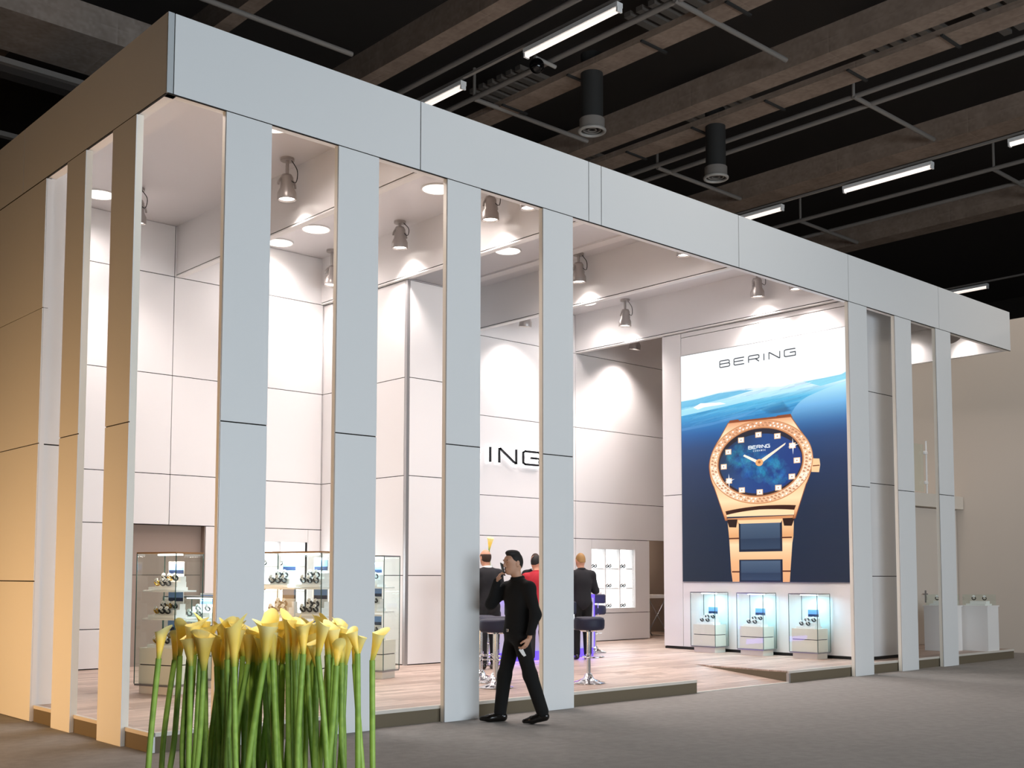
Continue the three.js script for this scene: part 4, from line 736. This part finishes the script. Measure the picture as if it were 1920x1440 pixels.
function handParts(w, dir, palm, curl, spread = 1, thumbSide = 1) {   // w wrist, dir fingers, palm normal; five fingers with two bends each
  dir = unit(dir); const side = unit(cross(palm, dir)), n = unit(cross(dir, side)), P = [], at = (x, y, z) => [0, 1, 2].map((k) => w[k] + dir[k] * x + n[k] * y + side[k] * z);
  P.push(ell3(at(0.045, 0, 0), [0.05, 0.016, 0.04], [dir, n, side]), cap(at(-0.02, 0, 0), at(0.03, 0, 0), 0.024, 0.022));
  [[0.03, 0.072], [0.011, 0.08], [-0.009, 0.076], [-0.028, 0.06]].forEach(([z, len], i) => {
    let p = at(0.08 - Math.abs(z) * 0.15, 0, z * spread), a = curl * (0.7 + i * 0.08), r = 0.0092 - i * 0.0004;
    for (const seg of [0.45, 0.3, 0.25]) { const d = [0, 1, 2].map((k) => dir[k] * Math.cos(a) + n[k] * Math.sin(a)), q = add(p, d, len * seg), c = cap(p, q, r, r * 0.93); c.k = 0.006; P.push(c); p = q; a += curl; r *= 0.93; }
  });
  let p = at(0.02, 0.004, 0.034 * thumbSide); for (const [dx, dy, dz, r] of [[0.03, 0.01, 0.022, 0.0115], [0.026, 0.014, 0.006, 0.0098]]) { const q = [0, 1, 2].map((k) => p[k] + dir[k] * dx + n[k] * dy + side[k] * dz * thumbSide), c = cap(p, q, r, r * 0.9); c.k = 0.008; P.push(c); p = q; }
  return P;
}
function person(o) {
  const t = thing('person', o.label, 'person', o.pos, o.turn), J = o.J, skin = o.skin, f = o.fine, up = unit(o.up ?? [0, 1, 0]);
  const H = headParts(J.head, o.face, up, f), side = unit(cross([0, 1, 0], o.chest)), ch = unit(cross(side, [0, 1, 0]));
  const neck = [cap(J.neck, H.at(-0.012, -0.06, 0), 0.056, 0.052)];
  const hands = [handParts(J.wristL, o.handL.dir, o.handL.palm, o.handL.curl, 1, o.handL.thumb ?? 1), handParts(J.wristR, o.handR.dir, o.handR.palm, o.handR.curl, 1, o.handR.thumb ?? -1)];
  // continuous body below the clothes
  const trunk = [ell3(add(J.chest, [0, 0.02, 0]), [0.105, 0.2, 0.16], [ch, [0, 1, 0], side]), ell3(J.belly, [0.1, 0.17, 0.135], [ch, [0, 1, 0], side]), ell3(J.pelvis, [0.11, 0.12, 0.15], [ch, [0, 1, 0], side])];
  const limbs = (g) => [...['L', 'R'].flatMap((s) => [cap(J['shoulder' + s], J['elbow' + s], 0.05 + g, 0.04 + g), cap(J['elbow' + s], J['wrist' + s], 0.04 + g, 0.028 + g)])];
  const legs = (g) => ['L', 'R'].flatMap((s) => [cap(J['hip' + s], J['knee' + s], 0.078 + g, 0.053 + g), cap(J['knee' + s], J['ankle' + s], 0.053 + g, 0.036 + g)]);
  const c1 = f ? 0.012 : 0.02, c2 = f ? 0.004 : 0.007, c3 = f ? 0.003 : 0.006;
  const body = mergeGeometries([sdfGeo([...trunk, ...limbs(-0.006), ...legs(-0.01), ...neck], c1, 0.05), sdfGeo([...H.P, ...neck], c2, 0.022), sdfGeo(hands[0], c3, 0.012), sdfGeo(hands[1], c3, 0.012)]);
  mesh('body', body, skin, t);
  // clothing
  const sh = [cap(J.shoulderL, J.shoulderR, 0.062, 0.062), cap(add(J.shoulderL, side, -0.02), J.neck, 0.05, 0.045), cap(add(J.shoulderR, side, 0.02), J.neck, 0.05, 0.045)];
  const loose = o.loose ?? 0.012, top = [ell3(add(J.chest, [0, 0.02, 0]), [0.118 + loose, 0.215, 0.168 + loose], [ch, [0, 1, 0], side]), ell3(J.belly, [0.112 + loose, 0.185, 0.145 + loose], [ch, [0, 1, 0], side]), ell3(J.pelvis, [0.12 + loose, 0.14, 0.156 + loose], [ch, [0, 1, 0], side]), ...sh, ...limbs(0.013)];
  const hem = J.pelvis[1] - (o.hem ?? 0.06);
  mesh(o.topName ?? 'shirt', sdfGeo(top, c1, 0.045, (x, y, z) => hem - y), o.top, t);
  const col = new THREE.TorusGeometry(0.063, 0.014, 8, 28); col.scale(1, 1, 1.9); col.rotateX(Math.PI / 2 + 0.18); const cm = mesh('collar', col, o.collar ?? o.top, t); cm.position.set(...add(J.neck, [0, 0.012, 0])); cm.rotation.y = Math.atan2(ch[0], ch[2]);
  mesh('trousers', sdfGeo([ell3(J.pelvis, [0.122, 0.13, 0.158], [ch, [0, 1, 0], side]), ...legs(0.016), ...['L', 'R'].map((s) => cap(add(J['knee' + s], [0, 0, 0]), J['ankle' + s], 0.066, 0.06))], c1, 0.035, (x, y, z) => Math.max(y - J.pelvis[1] - 0.07, -(y - (o.cuff ?? 0.055)))), o.bottom, t);
  for (const s of ['L', 'R']) {
    const a = J['ankle' + s], toe = J['toe' + s], heel = J['heel' + s], ball = [0, 1, 2].map((k) => heel[k] + (toe[k] - heel[k]) * 0.62);
    mesh('shoe', sdfGeo([cap(heel, ball, 0.036, 0.04), cap(ball, toe, 0.04, 0.024), cap([a[0], a[1] - 0.02, a[2]], add(heel, [0, 0.02, 0]), 0.042, 0.04), cap([a[0], a[1] - 0.02, a[2]], ball, 0.036, 0.034)], f ? 0.008 : 0.014, 0.02), o.shoe, t);
  }
  // hair: shell over the skull above a slanted hairline
  const hp = o.hair;
  if (hp) {
    const at = H.at, A = H.A, hs = [ell3(at(-0.006, 0.006, 0), [0.101, 0.1155, 0.079], A)];
    if (hp.quiff) hs.push(ell3(at(0.05, 0.098, 0), [0.045, 0.028, 0.042], A), ell3(at(0.005, 0.1, 0), [0.07, 0.03, 0.05], A));
    if (hp.long) hs.push(ell3(at(-0.06, -0.05, 0), [0.05, 0.08, 0.062], A));
    const loc = (x, y, z, k) => (x - J.head[0]) * A[k][0] + (y - J.head[1]) * A[k][1] + (z - J.head[2]) * A[k][2];
    mesh('hair', sdfGeo(hs, f ? 0.005 : 0.008, 0.02, (x, y, z) => { const u = loc(x, y, z, 1), w = loc(x, y, z, 0); return Math.max(hp.bald ? u - 0.045 : -1, (hp.line ?? 0.012) + (hp.slope ?? 0.62) * w - u, -(u + (hp.low ?? 0.075))); }), hp.mat, t);
  }
  if (f) for (const z of [-1, 1]) { const e = mesh('eye', new THREE.SphereGeometry(0.011, 14, 10), M.black, t); e.position.set(...H.at(0.0865, 0.002, z * 0.031)); const b = mesh('eyebrow', new THREE.CapsuleGeometry(0.0042, 0.026, 4, 8), hp.mat, t); b.position.set(...H.at(0.1, 0.024, z * 0.031)); b.quaternion.setFromUnitVectors(V(0, 1, 0), V(...H.A[2])); }
  return { t, H };
}
const skinA = std({ color: 0xcc9c80, roughness: 0.55 }), skinB = std({ color: 0xd49a7e, roughness: 0.55 }), hairDark = std({ color: 0x14110f, roughness: 0.7 }), hairBrown = std({ color: 0x3a271c, roughness: 0.7 }), hairBlonde = std({ color: 0xa27b48, roughness: 0.6 });
const blackCloth = std({ color: 0x060606, roughness: 0.9 }), suit = std({ color: 0x17161b, roughness: 0.85 }), greyCloth = std({ color: 0x26262a, roughness: 0.85 }), redCloth = std({ color: 0xb01c2c, roughness: 0.8 }), shoeLeather = std({ color: 0x15120f, roughness: 0.22 });
const TURN = -42.33 * Math.PI / 180;   // local x runs along the picture plane, local z toward the visitor aisle
{
  const J = { head: [-0.012, 1.655, 0.01], neck: [0.03, 1.475, 0], chest: [0.04, 1.26, 0], belly: [0.035, 1.06, 0], pelvis: [0.025, 0.93, 0],
    shoulderL: [0.15, 1.39, 0.135], elbowL: [0.215, 1.12, 0.2], wristL: [0.145, 0.875, 0.21], shoulderR: [-0.085, 1.385, -0.125], elbowR: [-0.25, 1.22, -0.1], wristR: [-0.185, 1.46, -0.02],
    hipL: [0.06, 0.88, 0.07], kneeL: [0.16, 0.5, 0.1], ankleL: [0.285, 0.13, 0.11], heelL: [0.315, 0.07, 0.115], toeL: [0.1, 0.03, 0.1],
    hipR: [-0.01, 0.88, -0.075], kneeR: [-0.105, 0.48, -0.09], ankleR: [-0.15, 0.1, -0.1], heelR: [-0.115, 0.04, -0.1], toeR: [-0.345, 0.035, -0.08] };
  const p = person({ label: 'man in black shirt and trousers walking past the columns while phoning', pos: [3.7, 0, 0.52], turn: TURN, J, face: [-0.85, -0.04, 0.5], chest: [-0.72, 0, 0.62], fine: true, skin: skinA, top: blackCloth, bottom: blackCloth, shoe: shoeLeather, hem: 0.02, cuff: 0.07,
    hair: { mat: hairDark, quiff: true, line: -0.002, slope: 0.72, low: 0.075 }, handL: { dir: [-0.42, -0.9, 0.05], palm: [-0.75, 0.3, -0.5], curl: 0.55, thumb: 1 }, handR: { dir: [0.32, 0.75, 0.32], palm: [0.82, -0.3, 0.1], curl: 0.5, thumb: 1 } });
  const bk = mesh('belt_buckle', rbox(0.035, 0.03, 0.008, 0.003), M.chrome, p.t); bk.position.set(-0.075, 0.955, 0.085); bk.rotation.y = -0.85;
  const toW = (v) => V(...v).applyAxisAngle(V(0, 1, 0), TURN).add(V(3.7, 0, 0.52));
  const ph = thing('mobile_phone', 'black mobile phone held to the walking man cheek', 'phone', toW([-0.125, 1.585, 0.045]).toArray(), TURN);
  const b = mesh('case', rbox(0.012, 0.135, 0.066, 0.005), M.black, ph); b.rotation.set(0.25, 0.35, 0.22);
  const c = thing('paper_slip', 'small folded white paper in the walking man lowered hand', 'paper', toW([0.088, 0.735, 0.215]).toArray(), TURN); const s = mesh('sheet', boxGeo(0.028, 0.075, 0.004), M.white, c); s.rotation.z = 0.45; const s2 = mesh('fold', boxGeo(0.018, 0.07, 0.004), M.white, c); s2.position.set(-0.02, 0.006, 0.006); s2.rotation.z = 0.6;
}
// guests round the bar: standing pose, local +z = facing
function guest(o) {
  const k = o.k ?? 1, ln = o.lean ?? 0, J = { head: [0, 1.62 * k, 0.06 + ln], neck: [0, 1.45 * k, 0.02 + ln * 0.8], chest: [0, 1.24 * k, ln * 0.5], belly: [0, 1.05 * k, ln * 0.2], pelvis: [0, 0.93 * k, 0] };
  for (const [s, x] of [['L', 1], ['R', -1]]) Object.assign(J, { ['shoulder' + s]: [0.175 * x, 1.38 * k, ln * 0.7], ['elbow' + s]: [0.25 * x, 1.12 * k, 0.02 + ln * 0.6], ['wrist' + s]: o.arms === 'down' ? [0.25 * x, 0.88 * k, 0.08] : [0.15 * x, 1.17 * k, 0.25 + ln], ['hip' + s]: [0.085 * x, 0.9 * k, 0], ['knee' + s]: [0.1 * x, 0.49 * k, 0.02], ['ankle' + s]: [0.1 * x, 0.1, 0], ['heel' + s]: [0.1 * x, 0.04, -0.04], ['toe' + s]: [0.12 * x, 0.03, 0.17] });
  return person({ ...o, J, face: o.face ?? [0, -0.15, 1], chest: [0, 0, 1], handL: { dir: o.arms === 'down' ? [0, -1, 0.1] : [-0.3, 0.1, 1], palm: [-1, -0.3, 0], curl: 0.4 }, handR: { dir: o.arms === 'down' ? [0, -1, 0.1] : [0.3, 0.1, 1], palm: [1, -0.3, 0], curl: 0.4 } });
}
guest({ label: 'balding man in dark suit with white collar seen from behind at the bar', pos: [6.55, HP, -3.15], turn: 2.9, skin: skinB, top: suit, topName: 'jacket', collar: M.white, bottom: suit, shoe: shoeLeather, hem: 0.2, lean: 0.05, hair: { mat: hairBrown, bald: true, line: -0.03, slope: 0.9, low: 0.08 } });
guest({ label: 'dark haired person in red top bending over the bar', pos: [7.95, HP, -3.6], turn: 2.5, k: 0.96, skin: skinB, top: redCloth, bottom: greyCloth, shoe: shoeLeather, lean: 0.08, face: [-0.5, -0.35, 0.8], hair: { mat: hairDark, line: 0.01, slope: 0.5, low: 0.09 } });
guest({ label: 'brown haired man in dark suit standing behind the bar', pos: [9.25, HP, -5.0], turn: -0.9, skin: skinB, top: suit, topName: 'jacket', collar: M.white, bottom: suit, shoe: shoeLeather, hem: 0.2, hair: { mat: hairBrown, line: 0.01, slope: 0.55, low: 0.08 } });
guest({ label: 'blonde woman in black jacket standing at the end of the bar', pos: [8.95, HP, -3.6], turn: 2.7, k: 0.99, skin: skinB, top: suit, topName: 'jacket', bottom: blackCloth, shoe: shoeLeather, hem: 0.18, hair: { mat: hairBlonde, line: 0.01, slope: 0.5, low: 0.13, long: true } });

renderer.render(scene, camera);
